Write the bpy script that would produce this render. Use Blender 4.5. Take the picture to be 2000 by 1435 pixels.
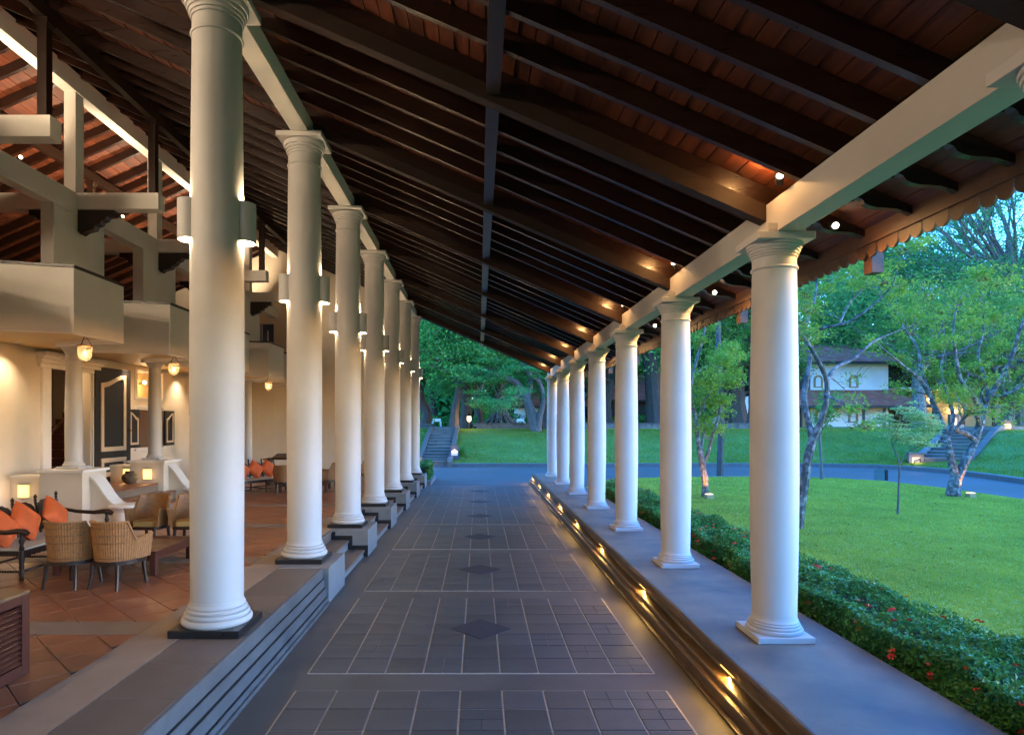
import bpy, math, random
import numpy as np
from mathutils import Vector, Matrix, Euler

R = math.radians
scene = bpy.context.scene
for o in list(bpy.data.objects):
    bpy.data.objects.remove(o)
C = scene.collection
random.seed(7)
RNG = np.random.default_rng(11)

# ------------------------------------------------------------------ camera
F, VX, VY, EYE = 1255.0, 935.0, 826.5, 2.2      # focal (px of 2000), vanishing point, eye height
cam_d = bpy.data.cameras.new('camera')
cam = bpy.data.objects.new('camera', cam_d)
C.objects.link(cam)
cam.location = (0, 0, EYE)
cam.rotation_euler = (R(90), 0, 0)
cam_d.sensor_width = 36
cam_d.lens = F / 2000 * 36
cam_d.shift_x = (1000 - VX) / 2000
cam_d.shift_y = (VY - 717.5) / 2000
cam_d.clip_start = 0.05
cam_d.clip_end = 2000
scene.camera = cam

# ------------------------------------------------------------------ world, sun, exposure
SUN_EL, SUN_ROT = 2.0, 96.0
world = bpy.data.worlds.new('World')
scene.world = world
world.use_nodes = True
wn = world.node_tree.nodes
wl = world.node_tree.links
bg = wn['Background']
sky = wn.new('ShaderNodeTexSky')
sky.sky_type = 'NISHITA'
sky.sun_disc = False
sky.sun_elevation = R(SUN_EL)
sky.sun_rotation = R(SUN_ROT)
sky.air_density = 1.0
sky.dust_density = 0.3
sky.ozone_density = 5.0
tint = wn.new('ShaderNodeMix'); tint.data_type = 'RGBA'; tint.blend_type = 'MULTIPLY'
tint.inputs['Factor'].default_value = 1
tint.inputs['B'].default_value = (1.03, 1.0, 1.04, 1)      # slight cast of the dusk sky
wl.new(sky.outputs[0], tint.inputs['A'])
wl.new(tint.outputs['Result'], bg.inputs[0])
bg.inputs[1].default_value = 0.15
sun_d = bpy.data.lights.new('sun', 'SUN')
sun_d.energy = 0.02
sun_d.angle = R(30)
sun_d.color = (1, .93, .85)
sun = bpy.data.objects.new('sun', sun_d)
sun.rotation_euler = (R(90 - SUN_EL), 0, R(180 - SUN_ROT))
C.objects.link(sun)
vs = scene.view_settings
vs.view_transform = 'Standard'
vs.look = 'None'
vs.gamma = 1
vs.use_curve_mapping = False
vs.exposure = 5.72
scene.render.engine = 'CYCLES'
cy = scene.cycles
cy.use_denoising = True
cy.max_bounces = 9
cy.diffuse_bounces = 6
cy.glossy_bounces = 3
cy.transmission_bounces = 6
cy.transparent_max_bounces = 8
cy.sample_clamp_indirect = 6
cy.caustics_reflective = False
cy.caustics_refractive = False
LK = 0.065        # common factor of the electric lamps

EK = 0.09       # and of the glowing surfaces

# ------------------------------------------------------------------ materials
MATS = {}
def mat(name, col, rough=.6, var=.15, scale=6, bump=0, bscale=60, metal=0, spec=.5, col2=None, mixscale=None, stretch=None, dirt=None, coat=0):
    m = bpy.data.materials.new(name)
    m.use_nodes = True
    nt = m.node_tree
    N, L = nt.nodes, nt.links
    p = N['Principled BSDF']
    p.inputs['Roughness'].default_value = rough
    p.inputs['Metallic'].default_value = metal
    p.inputs['Specular IOR Level'].default_value = spec
    if coat:
        p.inputs['Coat Weight'].default_value = coat
        p.inputs['Coat Roughness'].default_value = .15
    tc = N.new('ShaderNodeTexCoord')
    mp = N.new('ShaderNodeMapping')
    L.new(tc.outputs['Object'], mp.inputs['Vector'])
    if stretch: mp.inputs['Scale'].default_value = stretch
    ns = N.new('ShaderNodeTexNoise')
    ns.inputs['Scale'].default_value = scale
    ns.inputs['Detail'].default_value = 7
    ns.inputs['Roughness'].default_value = .65
    L.new(mp.outputs[0], ns.inputs['Vector'])
    oi = N.new('ShaderNodeObjectInfo')
    c2 = col2 if col2 else tuple(c * (1 - var) for c in col)
    c1 = col if col2 else tuple(min(1, c * (1 + var)) for c in col)
    ramp = N.new('ShaderNodeValToRGB')
    ramp.color_ramp.elements[0].position = .32
    ramp.color_ramp.elements[0].color = (*c2, 1)
    ramp.color_ramp.elements[1].position = .68
    ramp.color_ramp.elements[1].color = (*c1, 1)
    L.new(ns.outputs['Fac'], ramp.inputs['Fac'])
    # piece-to-piece difference
    hsv = N.new('ShaderNodeHueSaturation')
    mr = N.new('ShaderNodeMapRange')
    mr.inputs['To Min'].default_value = 1 - var * .8
    mr.inputs['To Max'].default_value = 1 + var * .8
    L.new(oi.outputs['Random'], mr.inputs['Value'])
    L.new(mr.outputs[0], hsv.inputs['Value'])
    L.new(ramp.outputs['Color'], hsv.inputs['Color'])
    out = hsv.outputs['Color']
    if dirt:
        n3 = N.new('ShaderNodeTexNoise')
        n3.inputs['Scale'].default_value = dirt[1]
        n3.inputs['Detail'].default_value = 4
        L.new(tc.outputs['Object'], n3.inputs['Vector'])
        r3 = N.new('ShaderNodeValToRGB')
        r3.color_ramp.elements[0].position = .45
        r3.color_ramp.elements[1].position = .7
        r3.color_ramp.elements[0].color = (0, 0, 0, 1)
        r3.color_ramp.elements[1].color = (dirt[2],) * 3 + (1,)
        L.new(n3.outputs['Fac'], r3.inputs['Fac'])
        mx = N.new('ShaderNodeMix')
        mx.data_type = 'RGBA'
        L.new(r3.outputs['Color'], mx.inputs['Factor'])
        L.new(out, mx.inputs['A'])
        mx.inputs['B'].default_value = (*dirt[0], 1)
        out = mx.outputs['Result']
    L.new(out, p.inputs['Base Color'])
    n4 = N.new('ShaderNodeMapRange')
    n4.inputs['To Min'].default_value = max(.02, rough - .1)
    n4.inputs['To Max'].default_value = min(1, rough + .1)
    L.new(ns.outputs['Fac'], n4.inputs['Value'])
    L.new(n4.outputs[0], p.inputs['Roughness'])
    if bump:
        n2 = N.new('ShaderNodeTexNoise')
        n2.inputs['Scale'].default_value = bscale
        n2.inputs['Detail'].default_value = 5
        L.new(mp.outputs[0], n2.inputs['Vector'])
        b = N.new('ShaderNodeBump')
        b.inputs['Strength'].default_value = bump
        b.inputs['Distance'].default_value = .02
        L.new(n2.outputs['Fac'], b.inputs['Height'])
        L.new(b.outputs[0], p.inputs['Normal'])
    MATS[name] = m
    return m

def emit(name, col, strength):
    strength *= EK
    m = bpy.data.materials.new(name)
    m.use_nodes = True
    nt = m.node_tree
    p = nt.nodes['Principled BSDF']
    p.inputs['Base Color'].default_value = (*col, 1)
    p.inputs['Emission Color'].default_value = (*col, 1)
    p.inputs['Emission Strength'].default_value = strength
    MATS[name] = m
    return m

def leafmat(name, c1, c2, c3=None, scale=1.2, trans=.35, rough=.5):
    m = bpy.data.materials.new(name)
    m.use_nodes = True
    nt = m.node_tree
    N, L = nt.nodes, nt.links
    p = N['Principled BSDF']
    p.inputs['Roughness'].default_value = rough
    p.inputs['Specular IOR Level'].default_value = .25
    tc = N.new('ShaderNodeTexCoord')
    ns = N.new('ShaderNodeTexNoise')
    ns.inputs['Scale'].default_value = scale
    ns.inputs['Detail'].default_value = 9
    ns.inputs['Roughness'].default_value = .75
    L.new(tc.outputs['Object'], ns.inputs['Vector'])
    ramp = N.new('ShaderNodeValToRGB')
    e = ramp.color_ramp.elements
    e[0].position = .33; e[0].color = (*c1, 1)
    e[1].position = .66; e[1].color = (*c2, 1)
    if c3:
        k = e.new(.78); k.color = (*c3, 1)
    L.new(ns.outputs['Fac'], ramp.inputs['Fac'])
    L.new(ramp.outputs['Color'], p.inputs['Base Color'])
    tr = N.new('ShaderNodeBsdfTranslucent')
    L.new(ramp.outputs['Color'], tr.inputs['Color'])
    mx = N.new('ShaderNodeMixShader')
    mx.inputs[0].default_value = trans
    L.new(p.outputs[0], mx.inputs[1])
    L.new(tr.outputs[0], mx.inputs[2])
    L.new(mx.outputs[0], N['Material Output'].inputs['Surface'])
    MATS[name] = m
    return m

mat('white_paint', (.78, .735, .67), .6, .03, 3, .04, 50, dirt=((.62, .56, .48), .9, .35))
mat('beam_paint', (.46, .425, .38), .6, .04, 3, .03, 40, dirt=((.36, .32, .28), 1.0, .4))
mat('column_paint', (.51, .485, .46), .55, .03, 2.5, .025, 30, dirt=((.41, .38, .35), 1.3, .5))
mat('cream_plaster', (.70, .61, .48), .75, .04, 2, .06, 50, dirt=((.58, .49, .37), .8, .4))
mat('soffit_paint', (.62, .44, .20), .6, .05, 2, .04, 60)
mat('rafter_wood', (.017, .0058, .0028), .3, .35, 5, .10, 30, stretch=(.4, 6, 6), spec=.75)
mat('main_rafter_wood', (.026, .0115, .006), .62, .3, 5, .10, 30, stretch=(.4, 6, 6), spec=.3)
mat('board_wood', (.115, .028, .009), .55, .4, 4, .14, 30, stretch=(6, .35, 6))
mat('purlin_wood', (.05, .028, .02), .36, .25, 6, .1, 40, stretch=(5, .4, 5))
mat('fascia_wood', (.11, .05, .028), .55, .25, 6, .12, 40)
mat('dark_wood', (.028, .013, .008), .32, .25, 8, .08, 40, stretch=(4, .6, 4))
mat('table_wood', (.20, .105, .045), .4, .2, 4, .05, 30, stretch=(.6, 5, 5))
mat('mahogany', (.070, .020, .012), .32, .12, 5, .03, 40, stretch=(2, 2, 2))
mat('black_granite', (.012, .012, .013), .3, .3, 40, .03, 80)
mat('terracotta', (.27, .098, .044), .33, .16, 5, .05, 30, dirt=((.15, .055, .028), 1.6, .4))
mat('tile_joint', (.10, .075, .055), .8, .2, 8)
mat('beige_concrete', (.25, .18, .125), .55, .12, 5, .1, 60, dirt=((.2, .14, .1), 1.6, .5))
mat('slab_concrete', (.135, .10, .072), .6, .14, 5, .12, 60, dirt=((.1, .08, .065), 1.8, .6))
mat('step_stone', (.095, .092, .086), .7, .2, 5, .15, 60, dirt=((.05, .047, .045), 2.5, .7))
mat('grey_concrete', (.17, .165, .155), .7, .12, 5, .12, 60, dirt=((.13, .125, .115), 1.5, .5))
mat('drive_concrete', (.084, .079, .068), .55, .16, 6, .15, 90, dirt=((.045, .042, .038), 1.5, .8))
mat('drive_tile', (.043, .047, .047), .5, .22, 9, .12, 70, dirt=((.09, .085, .08), 1.3, .5))
mat('tile_grout', (.35, .30, .22), .85, .2, 20)
mat('diamond_stone', (.012, .017, .027), .62, .1, 9, .06, 80)
mat('walk_concrete', (.175, .146, .102), .6, .22, 2.2, .25, 140, dirt=((.075, .07, .066), 1.9, .85))
mat('brown_stone', (.10, .058, .028), .33, .3, 9, .15, 60, dirt=((.04, .025, .015), 3, .6))
mat('asphalt', (.082, .078, .064), .75, .15, 14, .2, 200, dirt=((.10, .10, .105), .4, .5))
mat('kerb_stone', (.095, .085, .08), .75, .2, 5, .15, 40)
mat('stone_wall', (.13, .115, .095), .85, .35, 2.5, .4, 9, dirt=((.05, .05, .04), .9, .7))
mat('soil', (.035, .025, .016), .95, .3, 6, .4, 20)
mat('lawn', (.36, .40, .06), .9, 0, .7, .5, 60, col2=(.22, .30, .045))
mat('bank_grass', (.14, .23, .035), .9, 0, 1.1, .6, 30, col2=(.07, .165, .025))
mat('bark', (.105, .09, .08), .9, .4, 7, .6, 22, stretch=(3, 3, .7))
mat('pale_bark', (.085, .074, .062), .9, .5, 4, 1.0, 12, stretch=(3, 3, .8), dirt=((.36, .345, .31), 9, .7))
mat('brown_bark', (.065, .048, .036), .9, .4, 5, .6, 14, stretch=(3, 3, .6))
mat('house_white', (.82, .83, .82), .7, .04, 1.2, .05, 30, dirt=((.6, .62, .62), .7, .3))
mat('house_ochre', (.34, .24, .10), .7, .1, 4)
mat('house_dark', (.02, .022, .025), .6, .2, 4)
mat('roof_tile', (.23, .080, .055), .75, .4, 1.6, .1, 20, stretch=(1, .25, .25), dirt=((.42, .24, .19), 1.3, .6))
mat('rattan', (.30, .135, .042), .5, .25, 30, .25, 90)
mat('rattan_dark', (.19, .08, .025), .5, .25, 30, .25, 90)
mat('seat_fabric', (.42, .27, .09), .8, .1, 14, .15, 160)
mat('orange_fabric', (.62, .105, .018), .75, .1, 9, .2, 160)
mat('cane_seat', (.52, .50, .42), .7, .08, 40, .2, 200)
mat('brass', (.32, .17, .05), .3, .15, 20, metal=1)
mat('iron', (.02, .019, .018), .5, .2, 12, metal=.5)
mat('door_paint', (.016, .014, .014), .35, .2, 6)
mat('door_trim', (.55, .44, .32), .5, .06, 6)
mat('blue_door', (.05, .09, .19), .4, .1, 5)
mat('interior_brown', (.16, .085, .05), .6, .15, 3)
mat('jar_clay', (.10, .07, .035), .6, .4, 9, .2, 30)
mat('sign_dark', (.05, .055, .07), .5, .15, 9)
mat('red_flower', (.65, .045, .03), .6, .2, 30)
WARM = (1.0, .64, .34)
WARM2 = (1.0, .76, .50)
AMBER = (1.0, .52, .18)
emit('lamp_glow', (1, .68, .34), 30)
emit('sconce_glow', (1, .74, .44), 46)
emit('bulb_glow', (1, .78, .48), 8)
emit('niche_glow', (1, .66, .25), .26)
emit('step_glow', (1, .58, .15), .4)
emit('sign_glow', (1, .72, .42), .13)
emit('lantern_glow', (1, .66, .30), 1.0)
emit('sign_pink', (.55, .45, .75), .05)
leafmat('leaf_hedge', (.03, .13, .03), (.11, .32, .06), (.21, .44, .09), 9, .25, .35)
leafmat('leaf_lime', (.12, .25, .03), (.27, .42, .045), (.42, .44, .06), 1.4, .45)
leafmat('leaf_pale', (.22, .36, .12), (.42, .52, .18), (.55, .58, .22), 2.5, .5)
leafmat('leaf_mid', (.075, .21, .04), (.16, .37, .065), (.25, .46, .075), .6, .35)
leafmat('leaf_dark', (.04, .18, .035), (.13, .41, .07), (.22, .50, .09), .5, .45)
leafmat('leaf_teal', (.045, .20, .055), (.12, .43, .11), (.20, .52, .14), .45, .45)
leafmat('leaf_rust', (.10, .035, .012), (.24, .08, .02), None, 1.5, .3)
leafmat('grass_blade', (.20, .29, .035), (.41, .46, .055), (.50, .52, .07), .75, .4)
leafmat('bank_blade', (.12, .20, .02), (.24, .32, .035), None, .8, .4)
def glassmat():
    m = bpy.data.materials.new('lantern_glass')
    m.use_nodes = True
    N, L = m.node_tree.nodes, m.node_tree.links
    g = N.new('ShaderNodeBsdfGlossy'); g.inputs['Roughness'].default_value = .08
    t = N.new('ShaderNodeBsdfTransparent'); t.inputs['Color'].default_value = (.95, .88, .74, 1)
    d = N.new('ShaderNodeBsdfTranslucent'); d.inputs['Color'].default_value = (.9, .75, .5, 1)
    m1 = N.new('ShaderNodeMixShader'); m1.inputs[0].default_value = .15
    m2 = N.new('ShaderNodeMixShader'); m2.inputs[0].default_value = .25
    L.new(t.outputs[0], m1.inputs[1]); L.new(g.outputs[0], m1.inputs[2])
    L.new(m1.outputs[0], m2.inputs[1]); L.new(d.outputs[0], m2.inputs[2])
    L.new(m2.outputs[0], N['Material Output'].inputs['Surface'])
    MATS['lantern_glass'] = m
    m = bpy.data.materials.new('clear_glass')
    m.use_nodes = True
    N, L = m.node_tree.nodes, m.node_tree.links
    g = N.new('ShaderNodeBsdfGlossy'); g.inputs['Roughness'].default_value = .05
    t = N.new('ShaderNodeBsdfTransparent'); t.inputs['Color'].default_value = (.7, .85, .8, 1)
    m1 = N.new('ShaderNodeMixShader'); m1.inputs[0].default_value = .12
    L.new(t.outputs[0], m1.inputs[1]); L.new(g.outputs[0], m1.inputs[2])
    L.new(m1.outputs[0], N['Material Output'].inputs['Surface'])
    MATS['clear_glass'] = m
glassmat()

# ------------------------------------------------------------------ mesh helpers
class MB:
    def __init__(s): s.v = []; s.f = []; s.sm = []
    def add(s, vs, fs, smooth=False):
        o = len(s.v)
        s.v += [tuple(v) for v in vs]
        for f in fs:
            s.f.append([i + o for i in f]); s.sm.append(smooth)
        return s
    def box(s, x0, x1, y0, y1, z0, z1):
        if x0 > x1: x0, x1 = x1, x0
        if y0 > y1: y0, y1 = y1, y0
        if z0 > z1: z0, z1 = z1, z0
        v = [(x0,y0,z0),(x1,y0,z0),(x1,y1,z0),(x0,y1,z0),(x0,y0,z1),(x1,y0,z1),(x1,y1,z1),(x0,y1,z1)]
        return s.add(v, [(3,2,1,0),(4,5,6,7),(0,1,5,4),(1,2,6,5),(2,3,7,6),(3,0,4,7)])
    def cbox(s, x0, x1, y0, y1, z0, z1, c=.005):
        """box with chamfered top and vertical edges"""
        def ring(i, z):
            a, b, e, d = x0 + i, x1 - i, y0 + i, y1 - i
            return [(a+c,e,z),(b-c,e,z),(b,e+c,z),(b,d-c,z),(b-c,d,z),(a+c,d,z),(a,d-c,z),(a,e+c,z)]
        v = ring(0, z0) + ring(0, z1 - c) + ring(c, z1)
        f = [list(range(16, 24)), list(range(7, -1, -1))]
        for k in range(2):
            for i in range(8):
                j = (i + 1) % 8
                f.append((k*8+i, k*8+j, k*8+8+j, k*8+8+i))
        return s.add(v, f)
    def prism(s, poly, axis, a, b, smooth=False):
        """poly in the two other axes, extruded from a to b along axis"""
        n = len(poly)
        def pt(p, t):
            return (t, p[0], p[1]) if axis == 'x' else (p[0], t, p[1]) if axis == 'y' else (p[0], p[1], t)
        v = [pt(p, a) for p in poly] + [pt(p, b) for p in poly]
        f = [list(range(n))[::-1], list(range(n, 2*n))]
        s.add(v, f)
        s.add(v, [(i, (i+1) % n, n + (i+1) % n, n + i) for i in range(n)], smooth)
        return s
    def lathe(s, prof, c=(0,0,0), seg=32, smooth=True, a0=0, a1=2*math.pi):
        full = abs(a1 - a0 - 2*math.pi) < 1e-6
        m = seg if full else seg + 1
        v = []
        for r, z in prof:
            for i in range(m):
                a = a0 + (a1 - a0) * i / seg
                v.append((c[0] + r*math.cos(a), c[1] + r*math.sin(a), c[2] + z))
        f = []
        for k in range(len(prof) - 1):
            for i in range(seg):
                j = (i + 1) % m if full else i + 1
                f.append((k*m+i, k*m+j, (k+1)*m+j, (k+1)*m+i))
        if full and prof[0][0] > 1e-6: s.add(v[:m], [list(range(m))[::-1]])
        if full and prof[-1][0] > 1e-6: s.add(v[-m:], [list(range(m))])
        return s.add(v, f, smooth)
    def tube(s, pts, rad, seg=8, smooth=True):
        pts = [Vector(p) for p in pts]
        n = len(pts)
        if not hasattr(rad, '__len__'): rad = [rad] * n
        v = []
        up = Vector((0.3, 0.1, 1))
        prev = None
        for i in range(n):
            d = (pts[min(i+1, n-1)] - pts[max(i-1, 0)])
            if d.length < 1e-9: d = Vector((0,0,1))
            d.normalize()
            if prev is None:
                u = d.orthogonal().normalized()
            else:
                u = prev - d * prev.dot(d)
                if u.length < 1e-6: u = d.orthogonal()
                u.normalize()
            prev = u
            w = d.cross(u)
            for k in range(seg):
                a = 2*math.pi*k/seg
                v.append(pts[i] + (u*math.cos(a) + w*math.sin(a)) * rad[i])
        f = [(i*seg+k, i*seg+(k+1) % seg, (i+1)*seg+(k+1) % seg, (i+1)*seg+k) for i in range(n-1) for k in range(seg)]
        s.add(v, f, smooth)
        s.add([v[k] for k in range(seg)], [list(range(seg))[::-1]])
        s.add([v[(n-1)*seg+k] for k in range(seg)], [list(range(seg))])
        return s
    def ball(s, c, rx, ry=None, rz=None, seg=12, rings=8, rot=None):
        ry = ry or rx; rz = rz or rx
        v, f = [], []
        for j in range(rings + 1):
            t = math.pi * j / rings
            for i in range(seg):
                a = 2*math.pi*i/seg
                p = Vector((rx*math.sin(t)*math.cos(a), ry*math.sin(t)*math.sin(a), rz*math.cos(t)))
                if rot: p = rot @ p
                v.append(Vector(c) + p)
        for j in range(rings):
            for i in range(seg):
                f.append((j*seg+i, (j+1)*seg+i, (j+1)*seg+(i+1) % seg, j*seg+(i+1) % seg))
        return s.add(v, f, True)
    def xform(s, M, start=0):
        for i in range(start, len(s.v)): s.v[i] = tuple(M @ Vector(s.v[i]))
        return s
    def mesh(s, name, m):
        me = bpy.data.meshes.new(name)
        me.from_pydata(s.v, [], s.f)
        me.polygons.foreach_set('use_smooth', s.sm)
        if m: me.materials.append(MATS[m])
        me.update()
        if any(s.sm): me.set_sharp_from_angle(angle=R(38))
        return me
    def build(s, name, m, parent=None, bev=0, loc=None):
        """verts in the parent's local space when parent given, else world"""
        o = bpy.data.objects.new(name, s.mesh(name, m))
        C.objects.link(o)
        if loc: o.location = loc
        if parent: o.parent = parent
        if bev:
            b = o.modifiers.new('bevel', 'BEVEL'); b.width = bev; b.segments = 2
            b.limit_method = 'ANGLE'; b.angle_limit = R(40)
            b.harden_normals = False
        return o

def put(name, me, parent=None, loc=(0,0,0), rot=(0,0,0), scale=None):
    o = bpy.data.objects.new(name, me)
    C.objects.link(o)
    o.location = loc; o.rotation_euler = rot
    if scale: o.scale = scale
    if parent: o.parent = parent
    return o
def tag(o, label, cat, group=None):
    o['label'] = label; o['category'] = cat
    if group: o['group'] = group
    return o
def struct(o):
    o['kind'] = 'structure'; return o
def stuff(o):
    o['kind'] = 'stuff'; return o
def thing(name, label, cat, loc=(0,0,0), rz=0, group=None):
    o = bpy.data.objects.new(name, None)
    C.objects.link(o)
    o.empty_display_size = .1
    o.location = loc; o.rotation_euler = (0, 0, rz)
    return tag(o, label, cat, group)
def copy_tree(o, parent=None):
    c = o.copy()
    C.objects.link(c)
    c.parent = parent
    for ch in list(o.children): copy_tree(ch, c)
    return c
def dup(o, loc, rz=None, label=None):
    c = copy_tree(o)
    c.location = loc
    if rz is not None: c.rotation_euler = (0, 0, rz)
    if label: c['label'] = label
    return c
def P(px, py, Y):
    return ((px - VX) * Y / F, Y, EYE - (py - VY) * Y / F)
def lamp(kind, name, loc, energy, col=WARM, radius=.03, target=None, angle=90, blend=.6, parent=None):
    d = bpy.data.lights.new(name, kind)
    d.energy = energy * LK
    d.color = col
    d.shadow_soft_size = radius
    if kind == 'SPOT':
        d.spot_size = R(angle); d.spot_blend = blend
    o = bpy.data.objects.new(name, d)
    C.objects.link(o)
    o.location = loc
    if target is not None:
        o.rotation_euler = (Vector(target) - Vector(loc)).to_track_quat('-Z', 'Y').to_euler()
    if parent: o.parent = parent
    return o
ORD = ['first', 'second', 'third', 'fourth', 'fifth', 'sixth', 'seventh', 'eighth', 'ninth', 'tenth', 'eleventh', 'twelfth']

def leaf_object(name, m, pos, size, parent=None, aspect=.42, flat=.5, fold=True, loc=(0,0,0)):
    """many leaf-sized faces as one mesh; pos (N,3), size (N,)"""
    pos = np.asarray(pos, float); n = len(pos)
    size = np.broadcast_to(np.asarray(size, float), (n,))
    d = RNG.normal(size=(n, 3)); d[:, 2] *= flat
    d /= np.linalg.norm(d, axis=1)[:, None] + 1e-9
    nrm = RNG.normal(size=(n, 3)); nrm[:, 2] += .9
    w = np.cross(d, nrm); w /= np.linalg.norm(w, axis=1)[:, None] + 1e-9
    up = np.cross(w, d)
    L = size[:, None]
    a = pos - d * L * .5
    b = pos + w * L * aspect * .5 + up * L * .08
    c = pos + d * L * .5
    e = pos - w * L * aspect * .5 + up * L * .08
    v = np.stack([a, b, c, e], 1).reshape(-1, 3) - np.array(loc)
    me = bpy.data.meshes.new(name)
    me.vertices.add(4 * n); me.vertices.foreach_set('co', v.ravel().astype(np.float32))
    me.loops.add(4 * n); me.loops.foreach_set('vertex_index', np.arange(4 * n, dtype=np.int32))
    me.polygons.add(n)
    me.polygons.foreach_set('loop_start', np.arange(0, 4 * n, 4, dtype=np.int32))
    me.materials.append(MATS[m])
    me.update(calc_edges=True)
    o = bpy.data.objects.new(name, me)
    C.objects.link(o)
    if parent: o.parent = parent
    return o

# ================================================================== SETTING: ground, road, drive, walkway
S, Z0 = 2.784, 5.56
def CY(k): return Z0 + S * (k - 1)          # distance of column pair k (1 = nearest in full view)
ZW, ZL = .37, .43                            # walkway and lobby floor levels
YB, YE = -13.0, 23.62                         # roof from behind the camera to its far end

g = MB(); g.add([(-400,-200,-.06),(400,-200,-.06),(400,600,-.06),(-400,600,-.06)], [(0,1,2,3)])
struct(g.build('ground', 'soil'))
# asphalt road beyond and round the lawn
rd = MB(); rd.add([(-60,22.75,-.004),(15.2,22.75,-.004),(15.2,-30,-.004),(40,-30,-.004),(40,60,-.004),(-60,60,-.004)], [(0,1,2,3,4,5)])
struct(rd.build('road', 'asphalt'))
# drive between the two floors
dr = MB(); dr.box(-2.6, 2.1, -6, 22.74, -.05, 0)
drive = struct(dr.build('drive', 'drive_concrete'))
seam = MB(); seam.box(-1.84, 1.82, 22.3, 22.36, -.02, .008)
seam.build('threshold_strip', 'grey_concrete', drive)
# tiled panels : 9 x 7 tiles each
TW, TD = .3378, .3436
tile_me = MB().cbox(-TW/2+.0062, TW/2-.0062, -TD/2+.0062, TD/2-.0062, 0, .007, .004).mesh('drive_tile', 'drive_tile')
q4 = MB()
for a_ in (0, 1):
    for b_ in (0, 1):
        xs = (-TW/2+.0062, -.0015) if a_ == 0 else (.0015, TW/2-.0062); ys_ = (-TD/2+.0062, -.0015) if b_ == 0 else (.0015, TD/2-.0062)
        q4.cbox(xs[0], xs[1], ys_[0], ys_[1], 0, .007, .003)
tile4_me = q4.mesh('drive_tile', 'drive_tile')
rest = MB(); cnt = 0
# half-cut score lines across the tiles
score = MB()
for k in range(-1, 6):
    y0 = 5.655 + S * k
    gb = MB(); gb.box(-1.51, 1.55, y0 - .01, y0 + 7*TD + .01, -.01, .004)
    gb.build('grout_bed', 'tile_grout', drive)
    for j in range(7):
        for i in range(9):
            x, y = -1.50 + TW*(i+.5), y0 + TD*(j+.5)
            if y < 3.2: continue
            dz = random.uniform(-.0012, .0012)
            if cnt < 296:
                put('tile', tile4_me if random.random() < (.45 if i > 6 else .12) else tile_me, drive, (x, y, .004 + dz)); cnt += 1
            else:
                rest.cbox(x-TW/2+.0062, x+TW/2-.0062, y-TD/2+.0062, y+TD/2-.0062, .004+dz, .011+dz, .004)
    dm = MB(); h = .325
    yc = y0 + 3.5*TD
    dm.prism([(.02, yc-h), (.02+h, yc), (.02, yc+h), (.02-h, yc)], 'z', .005, .0155)
    dm.build('diamond_inlay', 'diamond_stone', drive)
stuff(rest.build('far_tiles', 'drive_tile', drive))

# right walkway with moulded edge
wk = MB(); wk.box(1.99, 3.115, -6, 23.5, -.05, ZW)
walk = struct(wk.build('walkway', 'walk_concrete'))
n = MB()
prof = [(1.988,.372),(1.962,.371),(1.950,.364),(1.945,.352),(1.946,.30),(1.952,.262),(1.965,.252),(1.988,.25)]
n.prism(prof, 'y', -6, 23.5, True); n.build('nosing', 'brown_stone', walk)
n = MB(); n.prism([(1.988,.198),(1.988,-.02),(1.90,-.02),(1.90,.168),(1.908,.178),(1.93,.184)], 'y', -6, 23.5); n.build('upper_ledge', 'brown_stone', walk)
n = MB(); n.prism([(1.899,.13),(1.899,-.02),(1.858,-.02),(1.858,.112),(1.866,.124)], 'y', -6, 23.5); n.build('lower_ledge', 'brown_stone', walk)
n = MB(); n.prism([(1.857,.03),(1.857,-.02),(1.82,-.02),(1.82,.02)], 'y', -6, 23.5); n.build('foot_strip', 'brown_stone', walk)

# left lobby floor
lf = MB(); lf.box(-8.0, -2.44, -6, 22.1, -.05, ZL-.012)
lobby = struct(lf.build('lobby_floor', 'tile_joint'))
lf = MB(); lf.box(-13.2, -8.0, -6, 22.1, -.05, ZL-.013); lf.build('inner_floor', 'interior_brown', lobby)
TT = .36
tt_me = MB().cbox(-TT/2+.004, TT/2-.004, -TT/2+.004, TT/2-.004, 0, .012, .003).mesh('terracotta_tile', 'terracotta')
cand = []
q = TT * math.sqrt(.5)
for a in range(-40, 80):
    for b in range(-60, 40):
        x = -5.2 + (a - b) * q; y = 6.1 + (a + b) * q
        if -7.95 < x < -2.75 and 2.5 < y < 21.9 and not (x < -6.7 and 11.2 < y < 13.8): cand.append((y*y + x*x*.6, x, y))
cand.sort()
rest = MB()
for i, (_, x, y) in enumerate(cand):
    dz = random.uniform(-.0008, .0008)
    if i < 290: put('tile', tt_me, lobby, (x, y, ZL-.012+dz), (0, 0, R(45)))
    else:
        s0 = len(rest.v)
        rest.cbox(-TT/2+.004, TT/2-.004, -TT/2+.004, TT/2-.004, 0, .012, .003)
        rest.xform(Matrix.Translation((x, y, ZL-.012+dz)) @ Matrix.Rotation(R(45), 4, 'Z'), s0)
stuff(rest.build('far_tiles', 'terracotta', lobby))
st = MB(); st.box(-2.86, -2.462, -6, 22.1, ZL-.03, ZL+.004); st.build('border_strip', 'beige_concrete', lobby)
for k in range(0, 8):
    y = CY(k)
    st = MB(); st.box(-7.9, -2.864, y-.17, y+.17, ZL-.03, ZL+.004)
    if k in (3,): st = MB().box(-6.1, -2.864, y-.17, y+.17, ZL-.03, ZL+.004)
    st.build('cross_strip', 'beige_concrete', lobby)
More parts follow.
